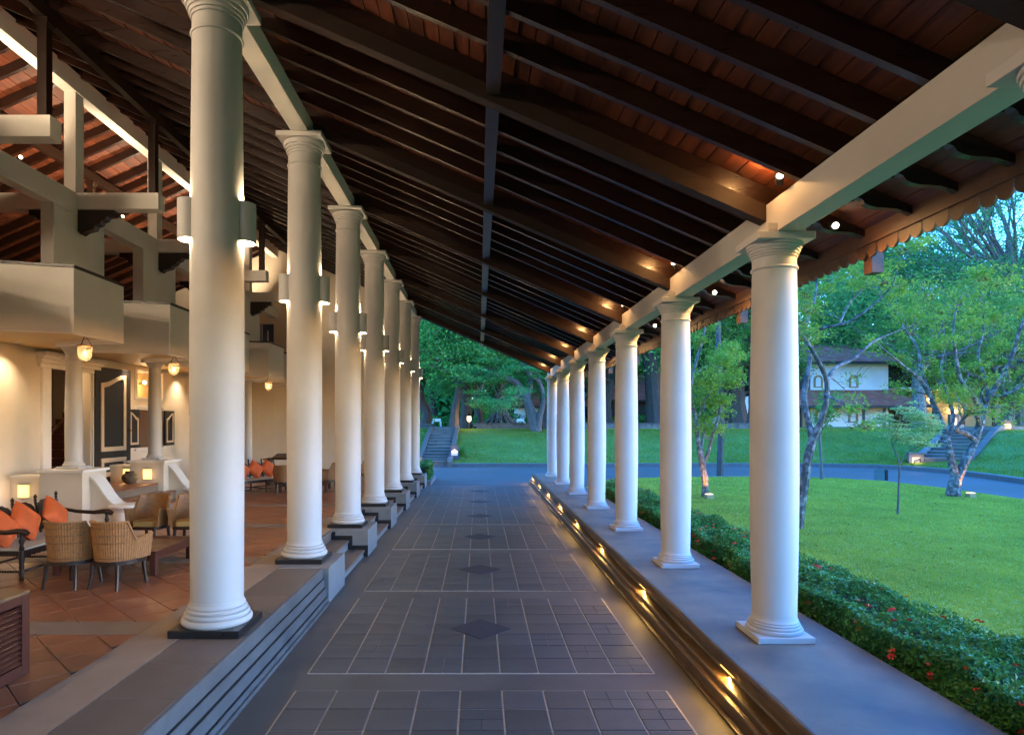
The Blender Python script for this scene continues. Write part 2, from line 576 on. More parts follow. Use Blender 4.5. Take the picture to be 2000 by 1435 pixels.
# edge slabs (bay 0-1 runs on as a moulded step, later bays are open steps between column blocks)
y = -1.0
edge_end = CY(2) - .50
ys = [edge_end - .62*i for i in range(0, 14)][::-1]
for a, b in zip(ys[:-1], ys[1:]):
    sl = MB(); sl.cbox(-2.458, -1.935, a+.003, b-.003, ZL-.08, ZL+random.uniform(.001,.004), .006)
    sl.build('edge_slab', 'slab_concrete', lobby)
e = MB(); e.prism([(-1.938,.432),(-1.912,.430),(-1.900,.418),(-1.898,.395),(-1.902,.31),(-1.938,.31)], 'y', -6, edge_end, True)
e.build('nosing', 'step_stone', lobby)
for (xa, xb, zt, nm) in ((-1.94,-1.885,.306,'upper_ledge'), (-1.886,-1.862,.20,'middle_ledge'), (-1.863,-1.842,.085,'lower_ledge'), (-1.843,-1.815,.03,'foot_strip')):
    e = MB(); e.prism([(xa,-.02),(xb,-.02),(xb,zt-.012),(xb-.004,zt),(xa,zt)], 'y', -6, edge_end)
    e.build(nm, 'step_stone', lobby)
for xa, xb, z in ((-1.8975, -1.8865, .3065), (-1.8835, -1.8635, .2005), (-1.8605, -1.8435, .0855)):
    e = MB(); e.box(xa, xb, -6, edge_end-.002, z-.01, z+.002); e.build('dark_strip', 'black_granite', lobby)
base = MB(); base.box(-2.44, -1.94, -6, edge_end, -.04, ZL-.09); base.build('edge_base', 'grey_concrete', lobby)
# column blocks
for k in range(2, 8):
    y = CY(k)
    b = MB(); b.box(-2.46, -1.83, y-.50, y+.44, -.04, ZL+.004)
    o = b.build('column_block', 'grey_concrete', lobby, bev=.006)
    if k < 7:
        ya, yb = y + .44, CY(k+1) - .50
        for (x1, zt) in ((-2.44, ZL), (-2.16, .27), (-1.90, .11)):
            x0 = -2.48 if x1 == -2.44 else x1 - .30
            t = MB(); t.cbox(x0, x1+.015, ya, yb, zt-.035, zt+.003, .005); t.build('tread', 'slab_concrete', lobby)
            t = MB(); t.box(x0, x1-.006, ya, yb, -.03, zt-.036); t.build('riser', 'grey_concrete', lobby)
        # black skirting that follows the stair on the face of the next block
        sk = MB(); yy = CY(k+1) - .50
        for (x0, x1, z0) in ((-2.44, -2.16, .27), (-2.16, -1.90, .11), (-1.90, -1.832, 0)):
            sk.box(x0, x1, yy-.008, yy-.001, z0+.004, z0+.075)
            nx = {.27: ZL, .11: .27, 0: .11}[z0]
            sk.box(x0+.0, x0+.07, yy-.008, yy-.001, z0+.075, min(nx+.075, ZL-.02))
        sk.build('black_skirting', 'black_granite', lobby)

# ================================================================== COLUMNS
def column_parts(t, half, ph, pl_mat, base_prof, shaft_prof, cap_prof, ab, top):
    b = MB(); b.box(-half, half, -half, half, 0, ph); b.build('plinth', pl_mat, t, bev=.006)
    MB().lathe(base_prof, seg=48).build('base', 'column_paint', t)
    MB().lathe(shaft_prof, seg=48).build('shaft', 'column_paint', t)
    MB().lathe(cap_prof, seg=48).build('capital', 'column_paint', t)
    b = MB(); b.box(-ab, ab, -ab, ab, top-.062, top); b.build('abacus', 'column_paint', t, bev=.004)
def entasis(r0, rm, r1, z0, z1, zm=.42, n=22):
    out = []
    for i in range(n+1):
        u = i/n
        r = r0 + (rm-r0)*math.sin(math.pi/2*u/zm) if u < zm else rm + (r1-rm)*((u-zm)/(1-zm))**1.7
        out.append((r, z0+(z1-z0)*u))
    return out
# right row
XR, XL = 2.556, -2.262
H = 3.794 - ZW
rcol = None
for k in range(0, 8):
    lab = 'outer white column on white plinth, %s' % (
        'cut off by the right edge of the frame' if k == 0 else 'nearest in full view' if k == 1 else '%s from the camera along the walkway' % ORD[k-1])
    if k == 7: lab = 'outer white column on white plinth, farthest at the end of the walkway'
    if rcol is None:
        rcol = thing('round_column', lab, 'column', (XR, CY(k), ZW), 0, 'outer columns along the walkway')
        column_parts(rcol, .237, .053, 'column_paint',
            [(.220,.053),(.227,.060),(.230,.072),(.227,.084),(.216,.091),(.206,.091),(.213,.099),(.213,.108),(.205,.115),(.197,.115),(.203,.122),(.203,.130),(.196,.137),(.188,.137),(.193,.143),(.192,.151),(.186,.158),(.182,.175),(.181,.19)],
            entasis(.180, .197, .177, .19, 3.14),
            [(.177,3.14),(.187,3.142),(.192,3.152),(.187,3.163),(.178,3.165),(.177,3.245),(.185,3.245),(.188,3.255),(.184,3.265),(.193,3.266),(.197,3.277),(.193,3.288),(.202,3.289),(.207,3.301),(.203,3.312),(.213,3.313),(.219,3.326),(.215,3.337),(.224,3.338),(.229,3.350),(.226,3.362)],
            .2385, H)
    else: dup(rcol, (XR, CY(k), ZW), label=lab)
    if k == 0: rcol.location.y = 2.70
H = 5.87 - ZL
lcol = None
for k in range(1, 8):
    lab = 'tall white column on black plinth, %s in the lobby row' % ('nearest' if k == 1 else 'farthest' if k == 7 else ORD[k-1] + ' from the camera')
    if lcol is None:
        lcol = thing('tall_column', lab, 'column', (XL, CY(k), ZL+.004), 0, 'tall columns along the lobby')
        column_parts(lcol, .293, .064, 'black_granite',
            [(.276,.064),(.287,.073),(.291,.09),(.287,.108),(.272,.122),(.258,.122),(.267,.132),(.269,.146),(.262,.160),(.248,.164),(.240,.164),(.248,.174),(.248,.188),(.238,.200),(.228,.200),(.234,.208),(.233,.222),(.225,.232),(.221,.245),(.219,.26)],
            entasis(.216, .2225, .203, .26, 5.07, .4),
            [(.203,5.07),(.214,5.072),(.219,5.084),(.214,5.097),(.204,5.10),(.203,5.215),(.213,5.216),(.217,5.230),(.213,5.245),(.225,5.246),(.230,5.262),(.226,5.278),(.239,5.279),(.245,5.297),(.241,5.315),(.254,5.316),(.262,5.338),(.260,5.37)],
            .286, H)
    else: dup(lcol, (XL, CY(k), ZL+.004), label=lab)

# half-round sconces, one on each side of every tall column
def make_sconce(label):
    t = thing('column_sconce', label, 'wall light', (0,0,0), 0, 'half-round sconces on the tall columns')
    h, r, th = .34, .104, .006
    sh = MB()
    a0, a1 = R(-118), R(118)
    sh.lathe([(r-th, 0), (r, 0), (r, h), (r-th, h), (r-th, 0)], seg=28, a0=a0, a1=a1)
    sh.build('shade', 'column_paint', t)
    pl = MB(); pl.box(-.012, .004, -.09, .09, .03, h-.03); pl.build('back_plate', 'column_paint', t)
    MB().lathe([(.0001, .022), (.085, .022), (.085, .028), (.0001, .028)], seg=20, a0=R(-112), a1=R(112)).build('lower_lens', 'sconce_glow', t)
    MB().lathe([(.0001, h-.028), (.085, h-.028), (.085, h-.022), (.0001, h-.022)], seg=20, a0=R(-112), a1=R(112)).build('upper_lens', 'sconce_glow', t)
    return t
sc0 = None
for k in range(1, 8):
    for side in (1, -1):
        ang = R(14) if side == 1 else R(180+14)
        loc = (XL + .216*math.cos(ang), CY(k) + .216*math.sin(ang), 3.768)
        lab = 'white half-round sconce glowing on the %s side of the %s tall column' % ('drive' if side == 1 else 'lobby', 'nearest' if k == 1 else 'farthest' if k == 7 else ORD[k-1])
        if sc0 is None:
            sc0 = make_sconce(lab); sc0.location = loc; sc0.rotation_euler = (0,0,ang)
        else: dup(sc0, loc, ang, lab)

# ================================================================== ROOF
SL = .436
def zr(x): return 4.08 - SL*(x - 2.476) if x >= -7 else 4.08 - SL*(-14 - x - 2.476)
RD = .165
XE, XF = 3.36, -13.2
roof = thing('portico_roof', 'large dark timber roof with rafters, boards and scalloped eaves over drive and lobby', 'roof', (0,0,0))
# rafters of the drive slope with carved tails
tail = [(2.88,.0),(2.895,.034),(2.925,.052),(2.955,.048),(2.972,.028),(3.01,.026),(3.07,.038),(3.14,.066),(3.22,.094),(3.335,.105)]
poly = [(-7.0, zr(-7)+RD), (-7.0, zr(-7))] + [(x, zr(x)+d) for x, d in tail] + [(3.335, zr(3.335)+RD)]
raf = MB().prism(poly, 'y', -.028, .028).mesh('rafter', 'rafter_wood')
rafw = MB().prism(poly, 'y', -.04, .04).mesh('rafter', 'rafter_wood')
poly2 = [(-7.0, zr(-7)+RD), (-7.0, zr(-7)), (XF, zr(XF)), (XF, zr(XF)+RD)]
raf2 = MB().prism(poly2, 'y', -.035, .035).mesh('rafter', 'rafter_wood')
big = MB().prism([(-2.145, zr(-2.145)-.147), (2.474, zr(2.474)-.147), (2.474, zr(2.474)-.002), (-2.145, zr(-2.145)-.002)], 'y', -.062, .062)
big_me = big.mesh('main_rafter', 'main_rafter_wood')
pend = MB().box(3.385, 3.485, -.06, .06, 3.50, 3.80).mesh('pendant_block', 'fascia_wood')
for k in range(-5, 8):
    yb = CY(k) + .03
    for dy, me in ((0, rafw), (.75, raf), (1.215, raf), (1.69, raf), (2.165, raf)):
        if yb + dy > YE - .05 or yb + dy < YB: continue
        put('rafter', me, roof, (0, yb+dy, 0))
        put('lobby_rafter', raf2, roof, (0, yb+dy, 0))
    if yb > YB:
        put('main_rafter', big_me, roof, (0, yb, 0))
        put('pendant_block', pend, roof, (0, yb, 0))
        y1 = min(yb + S - .07, YE)
        p = MB(); zz = zr(.125)
        p.box(.066, .184, yb+.07, y1, zz-.085, zz+.05); p.build('purlin', 'purlin_wood', roof)
put('rafter', raf, roof, (0, YE-.04, 0)); put('lobby_rafter', raf2, roof, (0, YE-.04, 0))
# boards, each plank its own piece
bw = .128
x = -7.0 + .01; i = 0
def plank(x0, x1, lift):
    z0, z1 = zr(x0)+RD+.003+lift, zr(x1)+RD+.003+lift
    return MB().prism([(x0+.005, z0), (x1-.005, z1), (x1-.005, z1+.018), (x0+.005, z0+.018)], 'y', YB, YE).build('plank', 'board_wood', roof)
while x < XE - .02:
    plank(x, x+bw, .006*(i % 2)+random.uniform(0,.003)); x += bw; i += 1
x = -7.0 - .01
while x > XF + .05:
    plank(x-bw, x, .006*(i % 2)+random.uniform(0,.003)); x -= bw; i += 1
cov = MB()
zt = RD + .05
cov.prism([(XF-.1, zr(XF)+zt), (-7, zr(-7)+zt), (XE+.06, zr(XE)+zt-.03), (XE+.06, zr(XE)+zt+.06), (-7, zr(-7)+zt+.09), (XF-.1, zr(XF)+zt+.09)], 'y', YB-.05, YE+.06)
cov.build('roof_covering', 'roof_tile', roof)
bb = MB(); bb.prism([(-7, zr(-7)-.02), (3.3, zr(3.3)-.02), (3.3, zr(3.3)+RD), (-7, zr(-7)+RD)], 'y', YE+.002, YE+.03); bb.build('barge_board', 'rafter_wood', roof)
# scalloped valance, one tongue per scallop
tw = .139
def tongue(off):
    w = tw/2 - .003; zt_, zb_ = 3.845, 3.690
    pts = [(-w, zt_), (-w, zb_)]
    for j in range(1, 8):
        a = math.pi * j / 8
        pts.append((-w*math.cos(a), zb_ - .066*math.sin(a)))
    pts += [(w, zb_), (w, zt_)]
    m = MB().prism(pts, 'x', 3.352+off, 3.374+off)
    return m
tm = [tongue(o).mesh('fascia_tongue', 'fascia_wood') for o in (0, .004)]
y = YB + tw; i = 0
while y < YE:
    put('fascia_tongue', tm[i % 2], roof, (0, y, 0)); y += tw; i += 1
fb = MB(); fb.box(3.337, 3.351, YB, YE, 3.735, 3.872); fb.build('fascia_board', 'fascia_wood', roof)

# white beams on the two rows of columns
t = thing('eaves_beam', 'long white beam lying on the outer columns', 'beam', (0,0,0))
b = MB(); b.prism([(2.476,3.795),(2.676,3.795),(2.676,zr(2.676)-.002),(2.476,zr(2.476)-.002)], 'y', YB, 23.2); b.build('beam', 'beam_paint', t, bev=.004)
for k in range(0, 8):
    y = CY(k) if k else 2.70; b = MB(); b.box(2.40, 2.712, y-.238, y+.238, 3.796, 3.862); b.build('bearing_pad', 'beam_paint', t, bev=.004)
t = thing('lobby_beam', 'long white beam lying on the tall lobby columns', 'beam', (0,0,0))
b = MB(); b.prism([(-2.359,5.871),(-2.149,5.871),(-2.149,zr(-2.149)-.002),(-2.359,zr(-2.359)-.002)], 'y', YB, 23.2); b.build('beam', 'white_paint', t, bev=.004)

# ================================================================== GALLERY FRAME over the lobby (ridge line at x = -7)
gf = thing('gallery_structure', 'white gallery frame of piers, beams and ridge posts above the balconies', 'structure', (0,0,0))
XG0, XG1 = -7.12, -6.90
ZS = 3.56
b = MB(); b.box(XG0, XG1, YB, 22.08, 5.79, 6.15); b.build('gallery_beam', 'white_paint', gf, bev=.005)
b = MB(); b.box(-7.11, -6.89, YB, 22.08, zr(-7)-.33, zr(-7)-.004); b.build('ridge_beam', 'white_paint', gf, bev=.005)
for xx in (-5.63, -8.37):
    b = MB(); b.box(xx-.055, xx+.055, YB, 22.08, zr(xx)-.19, zr(xx)-.003); b.build('dark_purlin', 'dark_wood', gf)
brk = [(0,0),(.62,0),(.62,-.10),(.50,-.11),(.47,-.16),(.40,-.19),(.38,-.24),(.30,-.27),(.27,-.33),(.12,-.37),(.05,-.42),(0,-.36)]
for k in range(-1, 7):
    y = CY(k)
    b = MB(); b.box(XG0+.002, XG1-.002, y-.69, y+.72, ZS+.1, 5.789); b.build('pier', 'white_paint', gf, bev=.005)
    b = MB(); b.box(-7.11, -6.91, y-.115, y+.115, 6.151, zr(-7)-.331); b.build('ridge_post', 'white_paint', gf, bev=.004)
    for sgn in (1, -1):
        xa = -7.01 + sgn*.111
        xb = -7.01 + sgn*1.52
        b = MB(); b.box(min(xa,xb), max(xa,xb), y-.115, y+.115, 5.872, 6.149); b.build('tie_stub', 'white_paint', gf, bev=.005)
        b = MB(); b.prism([(xa + sgn*p[0], 5.868 + p[1]) for p in brk], 'y', y-.075, y+.075); b.build('bracket', 'dark_wood', gf)
        xp = -7.01 + sgn*1.375
        zt_ = zr(xp)-.192
        b = MB(); b.box(xp-.06, xp+.06, y-.06, y+.06, 6.152, zt_-.09)
        b.box(xp-.075, xp+.075, y-.075, y+.075, zt_-.09, zt_-.06); b.box(xp-.09, xp+.09, y-.09, y+.09, zt_-.06, zt_)
        b.build('crown_post', 'dark_wood', gf)
# gallery floor slab
b = MB(); b.box(-13.2, XG1-.001, YB, 22.08, ZS, ZS+.098); gs = b.build('gallery_floor', 'soffit_paint'); struct(gs)
# balconies
def make_balcony(label):
    t = thing('balcony', label, 'balcony', (0,0,0), 0, 'white parapet balconies over the lobby')
    out = [(0,-1.0), (1.27,-.63), (1.27,.63), (0,1.0)]
    inn = [(0,-.87), (1.15,-.535), (1.15,.535), (0,.87)]
    w = MB()
    n = 4
    z0, z1 = -.10, .80
    v = [(p[0],p[1],z0) for p in out] + [(p[0],p[1],z1) for p in out] + [(p[0],p[1],z0) for p in inn] + [(p[0],p[1],z1) for p in inn]
    f = []
    for i in range(3):
        f += [(i,i+1,4+i+1,4+i), (8+i+1,8+i,12+i,12+i+1), (4+i,4+i+1,12+i+1,12+i), (i+1,i,8+i,8+i+1)]
    f += [(0,4,12,8), (3,11,15,7)]
    w.add(v, f); w.build('parapet', 'white_paint', t, bev=.004)
    s = MB(); s.prism(inn, 'z', -.035, .06); s.build('soffit', 'soffit_paint', t)
    c = MB()
    o2 = [(0,-1.012), (1.282,-.637), (1.282,.637), (0,1.012)]
    i2 = [(0,-.858), (1.138,-.528), (1.138,.528), (0,.858)]
    v = [(p[0],p[1],z1+.002) for p in o2] + [(p[0],p[1],z1+.042) for p in o2] + [(p[0],p[1],z1+.002) for p in i2] + [(p[0],p[1],z1+.042) for p in i2]
    c.add(v, f); c.build('coping', 'dark_wood', t)
    return t
bal0 = None
for k in range(-1, 5):
    loc = (XG1+.001, 9.56+S*k, ZS)
    lab = 'white balcony with dark coping, %s' % ['jutting overhead beside the camera', 'nearest of the row, cut off by the left edge', 'second of the row, left of the nearest tall column', 'third of the row, mostly behind the nearest tall column', 'fourth of the row, between the two nearest tall columns', 'last of the row, next to the end wall'][k+1]
    if bal0 is None: bal0 = make_balcony(lab); bal0.location = loc
    else: dup(bal0, loc, label=lab)

# small columns carrying the gallery
gcol = None
for k in range(0, 7):
    ped = k in (3, 4)
    zb = 1.42 if ped else ZL
    lab = 'slim white gallery column %s' % ({3: 'on the pedestal before the entrance door', 4: 'on the pedestal beside the shuttered window', 6: 'standing by the sofa near the end wall', 5: 'hidden behind the nearest tall column', 0: 'level with the camera', 1: 'beside the near end of the lobby', 2: 'left of the dark settee'}[k])
    t = thing('gallery_column', lab, 'column', (-7.01, CY(k), zb), 0, 'slim columns under the gallery')
    hh = ZS - zb
    b = MB(); b.box(-.19, .19, -.19, .19, 0, .04); b.build('plinth', 'column_paint', t, bev=.004)
    MB().lathe([(.165,.04),(.172,.06),(.165,.085),(.15,.09),(.148,.11),(.138,.125)], seg=32).build('base', 'column_paint', t)
    MB().lathe(entasis(.136, .138, .118, .125, hh-.30, .35, 10), seg=32).build('shaft', 'column_paint', t)
    z = hh-.30
    MB().lathe([(.118,z),(.126,z+.004),(.128,z+.014),(.119,z+.02),(.118,z+.12),(.126,z+.13),(.13,z+.15),(.15,z+.17),(.155,z+.19),(.18,z+.215),(.183,z+.235)], seg=32).build('capital', 'column_paint', t)
    b = MB(); b.box(-.205, .205, -.205, .205, z+.235, hh-.002); b.build('abacus', 'column_paint', t, bev=.003)

# ================================================================== LOBBY WALLS
def wall_part(t, name, m, *a, bev=0):
    b = MB(); b.box(*a); return b.build(name, m, t, bev=bev)
lw = thing('lobby_wall', 'cream plaster lobby wall with entrance door and shuttered window', 'wall', (0,0,0))
XW, XB = -8.0, -8.25
D0, D1, DT = 11.98, 13.24, 3.30
W0, W1 = 15.02, 16.20
wall_part(lw, 'wall', 'cream_plaster', XB, XW, YB, D0, 0, ZS-.002)
wall_part(lw, 'wall', 'cream_plaster', XB, XW, D0, D1, DT, ZS-.002)
wall_part(lw, 'wall', 'cream_plaster', XB, XW, D1, W0, 0, ZS-.002)
wall_part(lw, 'wall', 'cream_plaster', XB, XW, W0, W1, 0, 1.62)
wall_part(lw, 'wall', 'cream_plaster', XB, XW, W0, W1, 2.52, 2.80)
wall_part(lw, 'wall', 'cream_plaster', XB, XW, W0, W1, 3.42, ZS-.002)
wall_part(lw, 'wall', 'cream_plaster', XB, XW, W1, 22.08, 0, ZS-.002)
wall_part(lw, 'niche_back', 'soffit_paint', XB-.02, XB, W0, W1, 2.78, 3.44)
wall_part(lw, 'window_recess', 'interior_brown', XB-.02, XB, W0, W1, 1.60, 2.54)
for z, d in ((2.52, .05), (2.565, .08), (1.56, .06), (2.765, .04)):
    wall_part(lw, 'cornice', 'white_paint', XW+.001, XW+d, W0-.12, W1+.12, z, z+.042, bev=.004)
for a, b_ in ((W0-.10, W0), (W1, W1+.10)):
    wall_part(lw, 'niche_frame', 'white_paint', XW+.001, XW+.03, a, b_, 2.81, 3.44, bev=.004)
wall_part(lw, 'niche_frame', 'white_paint', XW+.001, XW+.03, W0-.10, W1+.10, 3.442, 3.50, bev=.004)
wall_part(lw, 'skirting', 'black_granite', XW+.001, XW+.02, YB, 10.9, ZL+.005, ZL+.12)
wall_part(lw, 'skirting', 'black_granite', XW+.001, XW+.02, 14.1, 22.0, ZL+.005, ZL+.12)
# door surround
for a, b_ in ((D0-.26, D0-.02), (D1+.02, D1+.10)):
    wall_part(lw, 'pilaster', 'white_paint', XW+.001, XW+.05, a, b_, .95, 3.22, bev=.006)
for i, (d, z0, z1) in enumerate(((.06, 3.222, 3.30), (.10, 3.301, 3.37), (.15, 3.371, 3.43), (.20, 3.431, 3.50))):
    wall_part(lw, 'door_cornice', 'white_paint', XW+.001, XW+d, D0-.30-d*.5, D1+.16+d*.5, z0, z1, bev=.008)
# room behind the door with a stair
wall_part(lw, 'room_wall', 'interior_brown', -11.2, -11.0, 9.0, 17, 0, ZS-.002)
wall_part(lw, 'room_wall', 'cream_plaster', -11.0, XB-.03, 16.6, 16.8, 0, ZS-.002)
for i in range(9):
    wall_part(lw, 'stair_tread', 'mahogany', -9.9, -8.9, 13.2+.26*i, 13.5+.26*i, .94+.17*i, 1.11+.17*i)
m = MB(); m.tube([(-8.86,12.9,1.75),(-8.86,15.6,3.45)], .03, 8); m.tube([(-8.86,12.95,.94),(-8.86,12.95,1.8)], .03, 8); m.build('stair_rail', 'dark_wood', lw)
# end gable wall
gw = thing('end_wall', 'tall cream gable wall closing the far end of the lobby', 'wall', (0,0,0))
zz = lambda x: zr(x) - .004
def gable(x0, x1, zlo):
    pts = [(x0, zlo), (x1, zlo), (x1, zz(x1))] + ([(-7, zz(-7))] if x0 < -7 < x1 else []) + [(x0, zz(x0))]
    return pts
b = MB(); b.prism(gable(-13.2, -7.55, 0), 'y', 22.1, 22.35); b.build('wall', 'cream_plaster', gw)
b = MB(); b.prism(gable(-7.549, -7.05, 5.62), 'y', 22.1, 22.35); b.build('wall', 'cream_plaster', gw)
b = MB(); b.box(-7.549, -7.05, 22.1, 22.35, 0, 3.66); b.build('wall', 'cream_plaster', gw)
b = MB(); b.prism(gable(-7.049, -2.47, 0), 'y', 22.1, 22.35); b.build('wall', 'cream_plaster', gw)
b = MB(); b.box(-7.54, -7.06, 22.2, 22.25, 3.662, 5.615); d = b.build('blue_door', 'blue_door', gw)
b = MB(); b.box(-7.50, -7.46, 22.185, 22.199, 3.68, 5.6); b.box(-7.30, -7.26, 22.185, 22.199, 3.68, 5.4); b.build('door_trim', 'house_white', d)
b = MB(); b.box(-8, -2.6, 22.075, 22.098, ZL+.005, ZL+.12); b.build('skirting', 'black_granite', gw)
t = thing('gallery_back_wall', 'cream wall at the back of the upper gallery', 'wall', (0,0,0))
b = MB(); b.box(-13.4, -13.2, YB, 22.35, 0, zr(-13.2)+.1); b.build('wall', 'cream_plaster', t)

# unseen wall added behind the camera to keep rear sky light out
t = thing('rear_light_blocker', 'added white wall behind the camera that blocks sky light from the rear', 'wall', (0,0,0))
b = MB(); b.prism(gable(-13.2, 3.0, -.05), 'y', YB-.3, YB-.06); b.build('wall', 'cream_plaster', t)
# door leaves
def strip_frame(mb, outer, inner, x0, x1):
    n = len(outer)
    v = [(x0, *p) for p in outer] + [(x1, *p) for p in outer] + [(x1, *p) for p in inner] + [(x0, *p) for p in inner]
    f = []
    for i in range(n):
        j = (i+1) % n
        f += [(i, j, n+j, n+i), (n+i, n+j, 2*n+j, 2*n+i), (2*n+i, 2*n+j, 3*n+j, 3*n+i)]
    mb.add(v, f)
def arch(y0, y1, z0, zl, zh, n=12, ins=0):
    pts = [(y0+ins, z0+ins), (y1-ins, z0+ins)]
    for i in range(n+1):
        u = i/n
        s_ = u*u*(3-2*u)
        pts.append((y1-ins + (y0+2*ins-y1)*u, zh-ins + (zl-zh)*s_))
    return pts
def leaf_panel(t, w, h, flip=False):
    b = MB(); b.box(-.025, .025, 0, w, 0, h); b.build('leaf', 'door_paint', t, bev=.004)
    for a0, a1, b0, b1, arc in ((.13, .84, .27, .95, True), (.13, .84, .05, .21, False)):
        y0, y1 = a0*w, a1*w
        if flip: y0, y1 = w - y1, w - y0
        zl, zh = (b1*h - .17*w, b1*h) if arc else (b1*h, b1*h)
        if flip: zl, zh = zh, zl
        m = MB(); strip_frame(m, arch(y0, y1, b0*h, zl, zh), arch(y0, y1, b0*h, zl, zh, ins=.075*w), .0255, .045)
        m.build('panel_moulding', 'door_trim', t)
    m = MB(); m.ball((.06, (.06 if flip else .94)*w, h*.45), .03, seg=10, rings=6); m.build('knob', 'brass', t)
t = thing('entrance_door', 'tall dark door leaf with pale arched moulding opened flat against the wall', 'door', (XW+.06, D1+.04, .95), R(-3))
leaf_panel(t, 1.22, 2.43)
t = thing('entrance_door', 'dark door leaf folded into the entrance, seen almost edge-on', 'door', (XW-.02, D0+.03, .95), R(82))
leaf_panel(t, .70, 2.33, True)
# window shutters
sh0 = None
for i, (yy, rz, fl, lab) in enumerate(((W0-.01, R(180-10), True, 'small dark shutter with pale moulding on the near side of the counter window'), (W1+.01, R(8), False, 'small dark shutter with pale moulding on the far side of the counter window'))):
    t = thing('window_shutter', lab, 'shutter', (XW+.07, yy, 1.64), 0, 'shutters of the counter window')
    w, h = .50, .88
    s_ = -1 if fl else 1
    ya, yb_ = (0, s_*w)
    b = MB(); b.box(-.018, .018, min(ya,yb_), max(ya,yb_), 0, h); b.build('leaf', 'door_paint', t, bev=.003)
    y0, y1 = (.07, w-.07) if not fl else (-w+.07, -.07)
    zl, zh = (h-.06, h-.20) if fl else (h-.20, h-.06)
    m = MB(); strip_frame(m, arch(y0, y1, .07, zl, zh), arch(y0, y1, .07, zl, zh, ins=.05), .0185, .03); m.build('panel_moulding', 'door_trim', t)
t = thing('wall_bulb', 'bare warm bulb on a bracket in the niche above the counter window', 'lamp', (XW-.02, 15.42, 3.18))
m = MB(); m.ball((0,0,0), .04, seg=12, rings=8); m.build('bulb', 'bulb_glow', t)
m = MB(); m.tube([(0,.04,0),(-.05,.16,-.02),(-.22,.16,-.02)], .014, 6); m.build('bracket', 'brass', t)
lamp('POINT', 'bulb_light', (.03,0,-.05), 5, parent=t)
t = thing('wall_bulb', 'bare warm bulb hanging inside the dark entrance doorway', 'lamp', (-8.7, 12.95, 3.10))
m = MB(); m.ball((0,0,0), .04, seg=12, rings=8); m.build('bulb', 'bulb_glow', t)
m = MB(); m.tube([(0,0,.04),(0,0,.42)], .008, 6); m.build('flex', 'iron', t)
lamp('POINT', 'bulb_light', (0,0,-.06), 7, parent=t)

# entrance platform, steps and curved balustrades
ep = thing('entrance_steps', 'terracotta topped steps rising to the entrance door', 'steps', (0,0,0))
for x1, z in ((-6.76, .944), (-6.46, .773), (-6.16, .602)):
    x0 = -8.0 if z > .9 else x1 - .32
    b = MB(); b.box(x0, x1-.02, 11.28, 13.73, ZL+.005, z-.036); b.build('riser', 'beige_concrete', ep)
    b = MB(); b.cbox(x0, x1, 11.28, 13.73, z-.035, z, .006); b.build('tread', 'terracotta', ep)
def balustrade(y, label, lamp_on):
    t = thing('balustrade', label, 'balustrade', (0, y, 0), 0, 'curved balustrades of the entrance steps')
    b = MB(); b.box(-7.37, -6.65, -.35, .35, ZL+.005, 1.37); b.build('pedestal', 'cream_plaster', t, bev=.005)
    b = MB(); b.box(-7.41, -6.61, -.39, .39, 1.371, 1.418); b.build('pedestal_cap', 'white_paint', t, bev=.006)
    b = MB(); b.box(-7.999, -7.371, -.16, .16, ZL+.005, 1.27); b.build('low_wall', 'cream_plaster', t, bev=.004)
    b = MB(); b.box(-7.999, -7.372, -.18, .18, 1.271, 1.31); b.build('low_wall_cap', 'white_paint', t, bev=.005)
    cur = [(-6.649,1.27),(-6.60,1.235),(-6.53,1.16),(-6.46,1.06),(-6.39,.95),(-6.32,.86),(-6.24,.79),(-6.15,.75)]
    b = MB(); b.prism([(-6.649, ZL+.005), (-6.15, ZL+.005)] + cur[::-1], 'y', -.13, .13); b.build('ramp_wall', 'cream_plaster', t)
    b = MB(); b.prism([(x, z+.002) for x, z in cur] + [(x, z+.045) for x, z in cur[::-1]], 'y', -.165, .165); b.build('ramp_coping', 'white_paint', t)
    MB().lathe([(.22, ZL+.005),(.23,.46),(.20,.50),(.19,.52),(.185,.68),(.20,.69),(.205,.71),(.22,.72),(.235,.74),(.262,.76),(.265,.79),(.25,.805),(.12,.812)], c=(-6.12,0,0), seg=32).build('newel', 'white_paint', t)
    return t
balustrade(CY(3), 'white curved balustrade on the near side of the entrance steps', 0)
balustrade(CY(4), 'white curved balustrade on the far side of the entrance steps', 1)
NL = [(-7.75, CY(3)-.16, 1.045, 'square glowing lamp on the low wall behind the dark settee'), (-6.98, CY(4)-.35, 1.13, 'square glowing lamp on the pedestal beyond the entrance steps'), (-7.50, CY(4)-.16, 1.12, 'small glowing lamp partly hidden behind the clay pot by the door')]
for x, y, z, lab in NL:
    t = thing('square_wall_lamp', lab, 'wall light', (x, y-.003, z), 0, 'square wall lamps of the steps')
    b = MB(); b.box(-.085, .085, -.05, -.002, -.11, .11); b.build('diffuser', 'niche_glow', t, bev=.006)
    b = MB(); b.box(-.092, .092, -.048, -.001, -.117, -.111); b.box(-.092, .092, -.048, -.001, .111, .117); b.build('frame', 'brass', t)
    lamp('POINT', 'lamp_light', (0, -.14, 0), .35, parent=t, radius=.06)
t = thing('clay_pot', 'round brown clay pot on the platform beside the dark door', 'pot', (-7.25, 13.35, .945))
MB().lathe([(.05,0),(.11,.03),(.15,.10),(.155,.15),(.13,.20),(.09,.225),(.085,.25),(.10,.26),(.085,.262),(.07,.24)], seg=28).build('pot', 'jar_clay', t)

